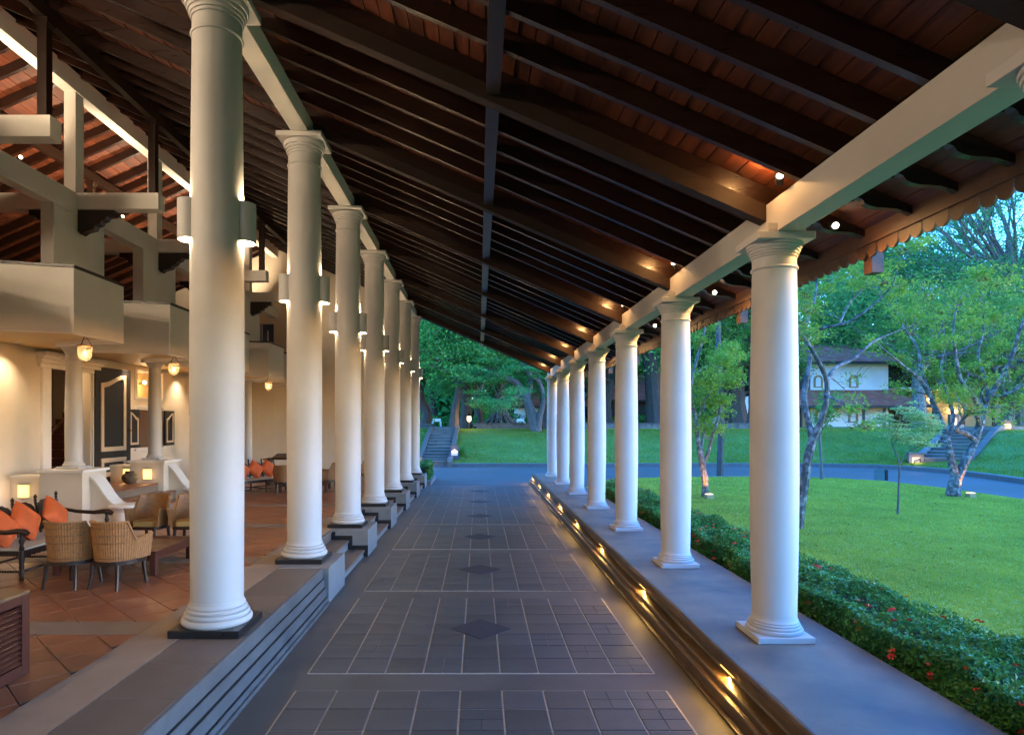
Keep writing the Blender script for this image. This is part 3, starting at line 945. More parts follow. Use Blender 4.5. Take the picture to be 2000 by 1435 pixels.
# bell jar lanterns under the balconies
def make_lantern(lab):
    t = thing('bell_jar_lantern', lab, 'lantern', (0,0,0), 0, 'bell jar lanterns under the balconies')
    MB().lathe([(.094,-.18),(.097,-.20),(.096,-.27),(.088,-.33),(.066,-.37),(.03,-.392),(.012,-.40)], seg=24).build('glass_bell', 'lantern_glass', t)
    m = MB(); m.lathe([(.094,-.185),(.102,-.183),(.102,-.166),(.094,-.164)], seg=24); m.build('rim', 'brass', t)
    m = MB(); m.lathe([(.001,-.43),(.012,-.425),(.014,-.41),(.011,-.40),(.022,-.395)], seg=12); m.build('finial', 'brass', t)
    m = MB()
    for a in range(3):
        an = R(30+120*a); m.tube([(.098*math.cos(an), .098*math.sin(an), -.17), (0,0,-.015)], .0045, 5)
    m.tube([(0,0,-.02),(0,0,.006)], .01, 6); m.build('chain', 'iron', t)
    m = MB(); m.ball((0,0,-.28), .028, rz=.045, seg=10, rings=7); m.build('bulb', 'lantern_glow', t)
    lamp('POINT', 'lantern_light', (0,0,-.28), 1.6, parent=t, radius=.05)
    return t
ln0 = None
for k in range(0, 5):
    loc = (-5.86, 9.56+S*k-.0, ZS-.037)
    lab = 'bell jar lantern hanging under the %s balcony' % ['nearest', 'second', 'third', 'fourth', 'last'][k]
    if ln0 is None: ln0 = make_lantern(lab); ln0.location = loc
    else: dup(ln0, loc, label=lab)
# recessed downlights in the soffit, washing the wall
for i, y in enumerate((5.2, 8.0, 10.75, 14.3, 17.0, 19.8)):
    t = thing('ceiling_downlight', 'small round downlight in the ochre soffit, %s from the camera' % ORD[i], 'downlight', (-7.72, y, ZS-.002), 0, 'downlights along the lobby wall')
    MB().lathe([(.055,-.012),(.06,-.008),(.06,0)], seg=20).build('rim', 'white_paint', t)
    MB().lathe([(.0001,-.006),(.05,-.006)], seg=20).build('lens', 'lamp_glow', t)
    lamp('SPOT', 'downlight_light', (0,0,-.03), 26, target=(-.1, 0, -2), angle=110, blend=.9, parent=t, col=WARM2, radius=.04)

# spotlights on the gallery beam
def make_spot(name, lab, grp, body_mat='iron'):
    t = thing(name, lab, 'spotlight', (0,0,0), 0, grp)
    m = MB(); m.lathe([(.022,-.10),(.03,-.09),(.036,-.01),(.038,.0),(.033,.002)], seg=14); m.build('housing', body_mat, t)
    m = MB(); m.ball((0,0,.002), .026, rz=.02, seg=14, rings=8); m.build('bulb', 'bulb_glow', t)
    return t
for k in range(-4, 5):
    lab = {-1: 'beside the camera', 0: 'at the left edge of the frame', 1: 'beside the nearest tall column', 2: 'third along the beam', 3: 'fourth along the beam', 4: 'nearest the end wall'}.get(k, '%s behind the camera, added for fill' % {-2: 'just', -3: 'further', -4: 'farthest'}.get(k))
    t = make_spot('gallery_spotlight', 'bright spotlight on the white gallery beam, ' + lab, 'spotlights on the gallery beam')
    t.location = (-6.93, 9.72+S*k, 6.22); t.rotation_euler = (R(25), R(70), 0)
    lamp('SPOT', 'spot_light', (-6.88, 9.72+S*k, 6.22), 34 if k > -2 else 185, target=(-2.0, (10.3 if k > -2 else 13.5)+S*k, 5.2), angle=110, blend=.8, col=WARM2, radius=.12)  # the stronger ones behind the camera are added fill for the column fronts
    lamp('SPOT', 'spot_light', (-7.05, 9.72+S*k, 6.30), 125, target=(-8.6, 9.9+S*k, 8), angle=140, blend=.8, col=WARM2)
for i, y in enumerate((CY(-2), CY(-1), CY(0))):  # extra lamps added out of view to brighten the white gallery faces
    t = make_spot('gallery_spotlight', 'unseen fill spotlight added on a tie stub behind the camera, %s' % ORD[i], 'spotlights on the gallery beam')
    t.location = (-5.55, y, 6.19); t.rotation_euler = (R(-80), 0, 0)
    lamp('SPOT', 'spot_light', (-5.55, y+.08, 6.19), 150, target=(-6.6, y+9, 5.0), angle=80, blend=.9, col=WARM2, radius=.12)
# spots under the drive roof and under the eaves
for k in range(1, 8):
    y = CY(k)
    lab = 'nearest' if k == 1 else 'farthest' if k == 7 else ORD[k-1]
    t = make_spot('roof_spotlight', 'warm spotlight at the inner side of the eaves beam, %s along the drive' % lab, 'spotlights inside the drive roof')
    t.location = (2.40, y-.44, zr(2.40)+.055); t.rotation_euler = (R(60), R(-50), 0)
    lamp('POINT', 'spot_light', (2.27, y-.36, zr(2.27)+.085), 4.5, col=AMBER, radius=.02)
    t = make_spot('eaves_spotlight', 'warm spotlight under the eaves outside the beam, %s along the walkway' % lab, 'spotlights under the eaves')
    t.location = (3.02, y-.12, zr(3.02)+.03); t.rotation_euler = (R(115), R(20), 0)
    lamp('SPOT', 'spot_light', (2.98, y-.16, zr(2.98)-.01), 16, target=(2.9, y-.3, 3.0), angle=175, blend=.9, col=AMBER)
# step lights under the walkway nosing
for i in range(9):
    y = 2.45 + 2.62*i
    t = thing('step_light', 'small recessed light under the brown walkway nosing, %s from the camera' % ORD[i], 'step light', (1.966, y, .246), 0, 'recessed lights along the walkway step')
    b = MB(); b.box(-.010, .006, -.14, .14, -.003, .003); b.build('lens', 'step_glow', t)
    b = MB(); b.box(-.012, .008, -.15, -.1405, -.003, .004); b.box(-.012, .008, .1405, .15, -.003, .004); b.build('frame', 'iron', t)
    a_ = lamp('AREA', 'step_lamp', (-.004, 0, -.010), 3.4, target=(-.30, 0, -.16), parent=t, col=(1, .56, .14))
    a_.data.shape = 'RECTANGLE'; a_.data.size = .02; a_.data.size_y = .34

# ================================================================== FURNITURE
def make_settee(lab):
    t = thing('carved_settee', lab, 'settee', (0,0,0), 0, 'carved settees in the lobby')
    L2, xb, xf, sh = .83, -.30, .30, .335
    def leg(x, y, h):
        m = MB().lathe([(.018,0),(.026,.02),(.022,.05),(.03,.08),(.02,.11),(.027,.15),(.022,.19),(.032,.24),(.03,.27),(.03,h)], c=(x,y,0), seg=12); return m
    for y in (-L2, 0, L2):
        leg(xf, y, sh+.0).build('leg', 'dark_wood', t); leg(xb, y, sh+.0).build('leg', 'dark_wood', t)
    m = MB(); m.box(xf-.02, xf+.02, -L2, L2, sh-.06, sh-.002); m.box(xb-.02, xb+.02, -L2, L2, sh-.06, sh-.002)
    for y in (-L2, L2): m.box(xb, xf, y-.02, y+.02, sh-.059, sh-.003)
    nn = 20
    for i in range(nn):
        y = -L2 + 2*L2*(i+.5)/nn; m.ball((xf, y, sh-.062), .018, .036, .018, seg=8, rings=5)
    m.build('seat_rail', 'dark_wood', t)
    b = MB(); b.box(xb+.02, xf-.01, -L2+.02, L2-.02, sh-.02, sh+.012); b.build('cane_seat', 'cane_seat', t, bev=.008)
    m = MB()
    def twist(a, b_):
        a, b_ = Vector(a), Vector(b_); n = int((b_-a).length/.03)
        for i in range(n+1): m.ball(a.lerp(b_, i/n), .016, seg=7, rings=5)
    twist((xf, -L2, .10), (xf, L2, .10)); twist((xb, -L2, .10), (xb, L2, .10))
    for y in (-L2, 0, L2): twist((xb, y, .10), (xf, y, .10))
    m.build('stretcher', 'dark_wood', t)
    # back : posts with finials, panels with a cane oval
    bx = xb - .015
    tilt = .10
    for i in range(5):
        y = -L2 + 2*L2*i/4
        m = MB(); m.tube([(bx, y, sh-.05), (bx-tilt*.9, y, .74)], .018, 8)
        m.lathe([(.010,.74),(.022,.755),(.012,.775),(.024,.795),(.018,.815),(.006,.835)], c=(bx-tilt*.9-.002, y, 0), seg=10)
        m.build('back_post', 'dark_wood', t)
    pw = 2*L2/4
    out = [(-.46,.0),(.46,.0),(.40,.12),(.44,.26),(.40,.42),(.47,.62),(.44,.78),(.33,.90),(.22,.93),(.14,1.0),(-.14,1.0),(-.22,.93),(-.33,.90),(-.44,.78),(-.47,.62),(-.40,.42),(-.44,.26),(-.40,.12)]
    for i in range(4):
        yc = -L2 + pw*(i+.5)
        m = MB(); m.prism([(yc+a*pw*.98, .40 + b_*.36) for a, b_ in out], 'x', -.012, .012)
        m.xform(Matrix.Translation((bx-.035,0,0)) @ Matrix.Translation((0,0,.40)) @ Matrix.Rotation(R(-13), 4, 'Y') @ Matrix.Translation((0,0,-.40)))
        o = m.build('back_panel', 'dark_wood', t)
        m = MB(); m.ball((0, yc, .57), .017, .085, .115, seg=20, rings=10)
        m.xform(Matrix.Translation((bx-.035,0,0)) @ Matrix.Translation((0,0,.40)) @ Matrix.Rotation(R(-13), 4, 'Y') @ Matrix.Translation((0,0,-.40)))
        m.build('cane_oval', 'cane_seat', o)
    m = MB(); m.box(bx-.02, bx+.02, -L2, L2, .385, .42); m.build('back_rail', 'dark_wood', t)
    for y in (-L2, L2):
        m = MB(); m.tube([(bx-.05,y,.60),(-.12,y,.555),(.12,y,.54),(.26,y,.555),(.34,y,.545),(.37,y,.52)], [.022,.024,.028,.032,.034,.03], 10)
        m.lathe([(.02,sh),(.028,.36),(.018,.40),(.03,.44),(.02,.48),(.026,.53)], c=(xf,y,0), seg=10)
        m.build('arm', 'dark_wood', t)
    return t
def pillow_mesh(size=.40, th=.085, n=14):
    v, f = [], []
    for s_ in (1, -1):
        for j in range(n+1):
            for i in range(n+1):
                a, b = 2*i/n-1, 2*j/n-1
                pinch = 1 - .10*(1-a*a)*(b*b)**1 if True else 1
                x = a * (1 - .07*(1-b*b)**1.0*abs(a)**2 * -0 - .06*(1-abs(b))*abs(a)) * size/2
                y = b * (1 - .06*(1-abs(a))*abs(b)) * size/2
                zt = th * ((1-a**4)*(1-b**4))**.6 + .004*math.sin(9*a+4*b)*(1-a*a)*(1-b*b)
                v.append((x, y, s_*zt))
    m = n+1
    for s_ in range(2):
        o = s_*m*m
        for j in range(n):
            for i in range(n):
                q_ = (o+j*m+i, o+j*m+i+1, o+(j+1)*m+i+1, o+(j+1)*m+i)
                f.append(q_ if s_ == 0 else q_[::-1])
    return MB().add(v, f, True).mesh('cushion', 'orange_fabric')
pil_me = pillow_mesh()
def cushion(lab, loc, rz, lean=-62, spin=45):
    o = bpy.data.objects.new('cushion', pil_me); C.objects.link(o)
    M = Matrix.Translation(loc) @ Matrix.Rotation(rz, 4, 'Z') @ Matrix.Rotation(R(-lean), 4, 'Y') @ Matrix.Rotation(R(spin), 4, 'Z')
    o.matrix_world = M
    return tag(o, lab, 'cushion', 'orange cushions on the settees')
st1 = make_settee('carved dark wood settee with cane seat beside the rattan chairs')
st1.location = (-5.45, 8.07, ZL); 
cushion('orange cushion standing on its corner, middle of the near settee', (-5.55, 7.86, ZL+.575), 0, -66, 45)
cushion('orange cushion on the far end of the near settee', (-5.56, 8.44, ZL+.575), R(8), -66, 42)
cushion('orange cushion cut off by the left edge of the frame', (-5.52, 7.42, ZL+.56), R(-8), -62, 38)
st2 = dup(st1, (-5.72, 16.7, ZL), R(-32), 'carved dark wood settee near the end wall holding three orange cushions')
for i in range(3):
    dy = -.42 + .42*i
    a = R(-32)
    lx, ly = -.13, dy
    cushion(['orange cushion nearest the camera on the far settee', 'orange cushion in the middle of the far settee', 'orange cushion at the wall end of the far settee'][i], (-5.72 + lx*math.cos(a) - ly*math.sin(a), 16.7 + lx*math.sin(a) + ly*math.cos(a), ZL+.57), a, -66, 45)

def make_tub(lab):
    t = thing('rattan_tub_chair', lab, 'chair', (0,0,0), 0, 'rattan tub chairs in the lobby')
    # shell, opening towards +y
    n, m = 132, 9
    v, f = [], []
    a0, a1 = R(-215), R(35)
    def prof_top(u):     # u -1..1 round the shell, 0 at the back
        w = abs(u)
        return .715 - .19*min(1, max(0, (w-.50)/.14))**1.0*1.0 + (.02 if w > .95 else 0) if w < .64 else .525 + .03*((w-.64)/.36)
    for side in (0, 1):
        for i in range(n+1):
            u = 2*i/n - 1
            a = R(-90) + u*R(128)
            zt = prof_top(u)
            for j in range(m+1):
                w = j/m
                z = .305 + (zt-.305)*w
                r = .225 + .035*w + (.0035*math.cos(math.pi*2*i/3) if side == 0 else -.03)
                sy = 1.08
                x, y = r*math.cos(a), r*math.sin(a)*sy
                if abs(u) > .70:       # arms run forward
                    k_ = (abs(u)-.70)/.30
                    y = (r*math.sin(R(-90)+math.copysign(.70,u)*R(128))*sy) + k_*.20
                    x = math.copysign(abs(r*math.cos(R(-90)+math.copysign(.70,u)*R(128))), x)
                v.append((x, y, z))
    M1 = m+1
    o2 = (n+1)*M1
    for i in range(n):
        for j in range(m):
            f.append((i*M1+j, (i+1)*M1+j, (i+1)*M1+j+1, i*M1+j+1))
            f.append((o2+i*M1+j+1, o2+(i+1)*M1+j+1, o2+(i+1)*M1+j, o2+i*M1+j))
        f.append((i*M1+m, (i+1)*M1+m, o2+(i+1)*M1+m, o2+i*M1+m))
        f.append((o2+i*M1, o2+(i+1)*M1, (i+1)*M1, i*M1))
    for i in (0, n):
        for j in range(m): f.append((i*M1+j, i*M1+j+1, o2+i*M1+j+1, o2+i*M1+j) if i else (o2+i*M1+j, o2+i*M1+j+1, i*M1+j+1, i*M1+j))
    MB().add(v, f, True).build('woven_shell', 'rattan', t)
    # horizontal weave bands
    mb = MB()
    for z in (.34, .50, .58, .66):
        pts = []
        for i in range(0, n+1, 3):
            u = 2*i/n-1
            if abs(u) > .49: continue
            a = R(-90) + u*R(128); w = (z-.305)/.41; r = .228+.035*w+.004
            pts.append((r*math.cos(a), r*math.sin(a)*1.08, z))
        mb.tube(pts, .004, 5)
    mb.build('weave_band', 'rattan_dark', t)
    pts = []
    for i in range(n+1):
        v_ = Vector(v[i*M1+m]); pts.append(v_ + Vector((0,0,.004)))
    MB().tube(pts, .013, 6).build('rolled_edge', 'rattan', t)
    sp = [(.232*math.cos(a), .232*math.sin(a)*1.08 if math.sin(a) < 0 else min(.20, .30*math.sin(a))) for a in [2*math.pi*i/28 for i in range(28)]]
    MB().prism([(x*1.03, y*1.03) for x, y in sp], 'z', .262, .304).build('seat_frame', 'dark_wood', t)
    b = MB(); b.prism([(x*.86, y*.86) for x, y in sp], 'z', .305, .375); b.build('seat_cushion', 'seat_fabric', t, bev=.02)
    for sx, sy in ((-1,-1),(1,-1),(-1,1),(1,1)):
        x, y = sx*.165, (.165 if sy > 0 else -.19)
        m_ = MB(); m_.tube([(x, y, .27), (x*1.03, y*1.04, .15), (x*1.12, y*1.16, 0)], [.024, .022, .017], 8)
        m_.build('leg', 'dark_wood', t)
    return t
tub = make_tub('rattan tub chair seen from behind, next to the settee')
tub.location = (-4.43, 7.03, ZL); tub.rotation_euler = (0, 0, R(-6))
dup(tub, (-3.93, 7.03, ZL), R(-16), 'rattan tub chair seen from behind, nearest to the tall column')
dup(tub, (-4.75, 9.28, ZL), R(176), 'rattan tub chair across the low table, facing the camera')
dup(tub, (-4.17, 9.32, ZL), R(184), 'rattan tub chair half hidden behind the nearest tall column')
dup(tub, (-4.93, 16.25, ZL), R(20), 'rattan tub chair beside the far settee, back to the camera')
dup(tub, (-3.96, 16.85, ZL), R(100), 'rattan tub chair seen between the second and third tall columns')
dup(tub, (-3.45, 18.9, ZL), R(90), 'rattan tub chair farthest away, between the third and fourth columns')
def make_table(lab):
    t = thing('coffee_table', lab, 'table', (0,0,0), 0, 'low dark coffee tables')
    b = MB(); b.box(-.62, .62, -.52, .52, .255, .288); b.build('tabletop', 'mahogany', t, bev=.006)
    b = MB(); b.box(-.58, .58, -.48, -.45, .17, .254); b.box(-.58, .58, .45, .48, .17, .254); b.box(-.58, -.55, -.449, .449, .17, .254); b.box(.55, .58, -.449, .449, .17, .254)
    b.build('apron', 'mahogany', t)
    for sx in (-1, 1):
        for sy in (-1, 1):
            b = MB(); b.box(sx*.60-.035*(sx+1), sx*.60-.035*(sx-1), sy*.50-.035*(sy+1), sy*.50-.035*(sy-1), 0, .254); b.build('leg', 'mahogany', t, bev=.004)
    return t
tb = make_table('low dark wooden table between the rattan chairs')
tb.location = (-4.36, 7.97, ZL)
dup(tb, (-4.55, 16.9, ZL), R(8), 'low dark wooden table in the far seating group')
# writing desk near the end wall
t = thing('writing_desk', 'dark wooden desk with a sloping top near the end wall', 'desk', (-5.7, 18.9, ZL), R(4))
b = MB(); b.box(-.55, .55, -.35, .35, .72, .755); b.build('tabletop', 'dark_wood', t, bev=.005)
b = MB(); b.prism([(-.30,.756),(.30,.756),(.30,.87),(-.30,.78)], 'x', -.30, .5); b.build('sloping_box', 'dark_wood', t)
for sx in (-1, 1):
    b = MB(); b.prism([(-.28,0),(.28,0),(.26,.06),(.08,.10),(.08,.60),(.28,.66),(.28,.719),(-.28,.719),(-.28,.66),(-.08,.60),(-.08,.10),(-.26,.06)], 'x', sx*.42-.035, sx*.42+.035); b.build('trestle', 'dark_wood', t)
# louvred cabinet in the left foreground
t = thing('louvred_cabinet', 'mahogany cabinet with louvred side, cut off by the lower left corner', 'cabinet', (-3.19, 4.57, ZL+.004))
W_, D_, H_ = 1.25, 1.0, .585
b = MB(); b.box(-W_, 0.0, -D_, 0, H_-.022, H_); b.build('top', 'table_wood', t, bev=.004)
m = MB()
for y0, y1 in ((-.075, -.0), (-D_, -D_+.075)): m.box(-.04, -.002, y0, y1, 0, H_-.024)
m.box(-.038, -.004, -D_+.075, -.075, .0, .075); m.box(-.038, -.004, -D_+.075, -.075, H_-.085, H_-.024)
m.build('side_frame', 'mahogany', t, bev=.003)
for i in range(11):
    z = .096 + i*.037
    s_ = MB(); s_.box(-.016, .016, -D_+.076, -.076, -.004, .004); s_.xform(Matrix.Translation((-.021,0,z)) @ Matrix.Rotation(R(38), 4, 'Y')); s_.build('louvre', 'mahogany', t)
m = MB(); m.box(-W_, -.041, -.03, -.004, 0, H_-.024); m.box(-W_, -.041, -D_+.004, -D_+.03, 0, H_-.024); m.box(-W_, -W_+.03, -D_+.031, -.031, 0, H_-.024); m.box(-.12, -.10, -D_+.031, -.031, .02, H_-.024); m.build('carcass', 'mahogany', t)

# ================================================================== GARDEN TERRAIN
kerb_line = [(-60,32.35),(-20,32.35),(5,32.4),(14,32.6),(18.6,32.6),(20.2,32.1),(20.9,31.0),(21.0,29.5),(20.6,26.8),(19.8,23.3),(18.9,19),(18.0,12),(17.4,3),(17.0,-10),(17.0,-30)]
def resample(pts, step):
    out = []
    for (a, b), (c, d) in zip(pts[:-1], pts[1:]):
        n = max(1, int(math.hypot(c-a, d-b)/step))
        out += [(a+(c-a)*i/n, b+(d-b)*i/n) for i in range(n)]
    out.append(pts[-1]); return out
KL = resample(kerb_line, 1.2)
for _ in range(6): KL = [KL[0]] + [((KL[i-1][0]+2*KL[i][0]+KL[i+1][0])/4, (KL[i-1][1]+2*KL[i][1]+KL[i+1][1])/4) for i in range(1, len(KL)-1)] + [KL[-1]]
NR = []
for i in range(len(KL)):
    a, b = KL[max(0,i-4)], KL[min(len(KL)-1,i+4)]
    d = Vector((b[0]-a[0], b[1]-a[1])).normalized(); NR.append((-d.y, d.x))
def bank_h(d):
    if d < .35: return .17
    u = min(1, (d-.35)/7.6); s_ = u*u*(3-2*u)*.55 + u*.45
    return .17 + 1.60*s_ + (.10*min(1, max(0, (d-8)/4))) + max(0, d-14)*.006
ds = [.35,.8,1.4,2.1,2.9,3.7,4.5,5.3,6.1,6.9,7.5,8.2,9.2,10.5,13,18,28,45,70,110]
def terrain(x, y):
    best = 1e9
    for (a, b), (c, d) in zip(KL[:-1], KL[1:]):
        l2 = (c-a)**2+(d-b)**2
        u = max(0, min(1, ((x-a)*(c-a)+(y-b)*(d-b))/l2)) if l2 else 0
        best = min(best, math.hypot(x-a-(c-a)*u, y-b-(d-b)*u))
    return bank_h(best)
def ribbon(dl, hf, wob=0):
    v, f = [], []
    m = len(dl)
    for (x, y), (nx, ny) in zip(KL, NR):
        for d in dl:
            w = wob*math.sin(x*.9+d*1.3)*math.sin(y*.7+d*.8) if 1 < d < 12 else 0
            v.append((x+nx*d, y+ny*d, hf(d)+w))
    for i in range(len(KL)-1):
        for j in range(m-1):
            f.append((i*m+j, (i+1)*m+j, (i+1)*m+j+1, i*m+j+1))
    return MB().add(v, f, True)
bank = struct(ribbon(ds, bank_h, .03).build('grass_bank', 'bank_grass'))
kb = ribbon([0, .001, .34, .351], lambda d: {0:-.02,.001:.17,.34:.175,.351:.10}[d]); kb.sm = [False]*len(kb.sm)
struct(kb.build('road_kerb', 'kerb_stone'))
LAWN = [(3.117,-12),(3.117,19.2),(3.6,21.6),(5.0,24.2),(7.5,25.3),(11,25.5),(13.6,24.9),(14.8,23.5),(15.2,21.0),(15.15,17.7),(14.9,11),(14.6,2),(14.4,-12)]
b = MB(); b.prism(LAWN, 'z', -.03, .08)
lawn = struct(b.build('lawn', 'lawn'))
b = MB(); b.box(3.12, 3.5, -6, 18.6, .06, .10); struct(b.build('planting_bed', 'soil'))
def inpoly(x, y, poly):
    r = np.zeros(len(x), bool); n = len(poly); j = n-1
    for i in range(n):
        xi, yi = poly[i]; xj, yj = poly[j]
        c = ((yi > y) != (yj > y)) & (x < (xj-xi)*(y-yi)/(yj-yi+1e-12)+xi)
        r ^= c; j = i
    return r
def blades(name, m, x, y, z, h, w):
    n = len(x)
    a = RNG.uniform(0, 2*np.pi, n); lean = RNG.normal(0, .5, (n, 2))
    base = np.stack([x, y, z], 1)
    dx = np.stack([np.cos(a)*w, np.sin(a)*w, np.zeros(n)], 1)
    tip = base + np.stack([lean[:,0]*h, lean[:,1]*h, h], 1)
    v = np.stack([base-dx, base+dx, tip], 1).reshape(-1, 3)
    me = bpy.data.meshes.new(name)
    me.vertices.add(3*n); me.vertices.foreach_set('co', v.ravel().astype(np.float32))
    me.loops.add(3*n); me.loops.foreach_set('vertex_index', np.arange(3*n, dtype=np.int32))
    me.polygons.add(n); me.polygons.foreach_set('loop_start', np.arange(0, 3*n, 3, dtype=np.int32))
    me.materials.append(MATS[m]); me.update(calc_edges=True)
    o = bpy.data.objects.new(name, me); C.objects.link(o); return stuff(o)
N_ = 900000
x = RNG.uniform(3.9, 15.3, N_); y = RNG.uniform(4.2, 25.6, N_)
ok = inpoly(x, y, LAWN) & (x/y < .92) & (RNG.uniform(0, 1, N_) < np.minimum(1, (8.5/y)**1.6))
x, y = x[ok], y[ok]
blades('lawn_grass', 'grass_blade', x, y, np.full(len(x), .078), RNG.uniform(.018,.038,len(x))*(1+.02*y), .0025+.0004*y)
# tufts on the bank
N_ = 420000
sl_ = np.array([math.hypot(KL[q+1][0]+5*NR[q+1][0]-KL[q][0]-5*NR[q][0], KL[q+1][1]+5*NR[q+1][1]-KL[q][1]-5*NR[q][1]) for q in range(len(KL)-1)])
i = RNG.choice(len(KL)-1, N_, p=sl_/sl_.sum()); d = RNG.uniform(.4, 9.5, N_)
kx = np.array([p[0] for p in KL]); ky = np.array([p[1] for p in KL]); nx = np.array([p[0] for p in NR]); ny = np.array([p[1] for p in NR])
tt = RNG.uniform(0, 1, N_)
bx = (kx[i]+nx[i]*d)*(1-tt)+(kx[i+1]+nx[i+1]*d)*tt; by = (ky[i]+ny[i]*d)*(1-tt)+(ky[i+1]+ny[i+1]*d)*tt
bz = np.array([bank_h(q) for q in d])
ok = (by > 15) & (bx > -8) & (bx/by < .95) & ~((bx > -3.1) & (bx < -1.4) & (by < 41))
bx, by, bz = bx[ok], by[ok], bz[ok]
blades('bank_grass_tufts', 'bank_blade', bx, by, bz-.01, RNG.uniform(.05,.12,len(bx)), .014)

n = 900
fx = RNG.uniform(4.2, 15, n); fy = RNG.uniform(5, 25, n); ok = inpoly(fx, fy, LAWN)
stuff(leaf_object('fallen_leaves', 'leaf_rust', np.stack([fx[ok], fy[ok], np.full(ok.sum(), .105)], 1), .05*RNG.uniform(.6,1.4,ok.sum()), flat=.2))
# ================================================================== HEDGES
def hedge(name, label, x0, x1, y0, y1, z0, z1, n, size, flowers, low=.18):
    t = thing(name, label, 'hedge', ((x0+x1)/2, y0, z0))
    off = np.array([(x0+x1)/2, y0, z0])
    y = y0 + (y1-y0)*RNG.uniform(0, 1, n)**1.5
    w = RNG.uniform(0, 1, n)
    W, H = x1-x0, z1-z0
    x = np.empty(n); z = np.empty(n)
    top = w < .46; left = (w >= .46) & (w < .80); right = w >= .80
    bump = .05*np.sin(y*3.1)+.04*np.sin(y*7.3+1)
    x[top] = RNG.uniform(x0, x1, top.sum()); z[top] = z1 + bump[top] + .04*np.sin(x[top]*9+y[top]*4)
    z[left] = z0 + H*(low + (1-low)*RNG.uniform(0,1,left.sum())**.7); x[left] = x0 + .05*np.sin(y[left]*5+z[left]*7) + .05*(1-(z[left]-z0)/H)
    z[right] = RNG.uniform(z0+.05, z1, right.sum()); x[right] = x1 + .04*np.sin(y[right]*6)
    dep = np.abs(RNG.normal(0, .05, n))
    z[top] -= dep[top]; x[left] += dep[left]; x[right] -= dep[right]
    # round the shoulders
    z -= .10*np.exp(-((x-x0)/.07)**2)*top; z -= .10*np.exp(-((x-x1)/.07)**2)*top
    pos = np.stack([x, y, z], 1) - off
    sz = size*RNG.uniform(.7, 1.25, n)*(1+.05*(y-y0))
    o = leaf_object('foliage', 'leaf_hedge', pos, sz, t, aspect=.45, flat=.8)
    m = MB()
    for k in range(int((y1-y0)*9)):
        yy = random.uniform(0, y1-y0); xx = random.uniform(-W*.42, W*.30)
        m.tube([(xx, yy, 0), (xx+random.uniform(-.08,.08), yy+random.uniform(-.08,.08), H*.45), (xx+random.uniform(-.15,.15), yy+random.uniform(-.15,.15), H*.9)], [.010,.007,.003], 5)
    stuff(m.build('stems', 'brown_bark', t))
    c = MB(); c.box(-W/2+.16, W/2-.12, .05, y1-y0-.1, .02, H-.14); c.build('dark_core', 'soil', t)  # solid dark box filling the hedge; its dark colour stands in for inner shade
    if flowers:
        fm = MB()
        for k in range(22):
            a = random.uniform(0, 2*math.pi); r = .034*math.sqrt(random.random()); zz_ = .02*(1-(r/.034)**2)
            p = Vector((r*math.cos(a), r*math.sin(a), zz_))
            d1 = Vector((random.gauss(0,1), random.gauss(0,1), .3)).normalized()*.013; d2 = d1.orthogonal().normalized()*.008
            fm.add([p-d1, p+d2, p+d1, p-d2], [(0,1,2,3)])
        fme = fm.mesh('flower_cluster', 'red_flower')
        for k in range(flowers):
            yy = (y1-y0)*random.random()**1.25 + .3
            if random.random() < .68: xx, zz_ = random.uniform(-W/2+.05, W/2-.05), H+.035+.05*math.sin((yy+y0)*3.1)
            else: xx, zz_ = -W/2-.015, random.uniform(H*.55, H)
            s_ = random.uniform(.4, .9)
            put('flower_cluster', fme, t, (xx, yy, zz_), (random.uniform(-.4,.4), random.uniform(-.6,.1), random.uniform(0,6)), (s_,)*3)
    return t
hedge('flowering_hedge', 'long clipped hedge with red flowers between the walkway and the lawn', 3.20, 4.02, 2.4, 18.2, .08, .60, 130000, .036, 140)
hedge('box_hedge', 'short bright green hedge beyond the last tall column', -2.55, -1.78, 22.95, 25.3, .12, .70, 9000, .06, 0, 0)
t = thing('planter_kerb', 'low stone kerb round the short hedge', 'kerb', (0,0,0))
b = MB(); b.box(-2.7, -1.70, 22.80, 25.4, -.04, .14); b.build('kerb', 'grey_concrete', t, bev=.01)

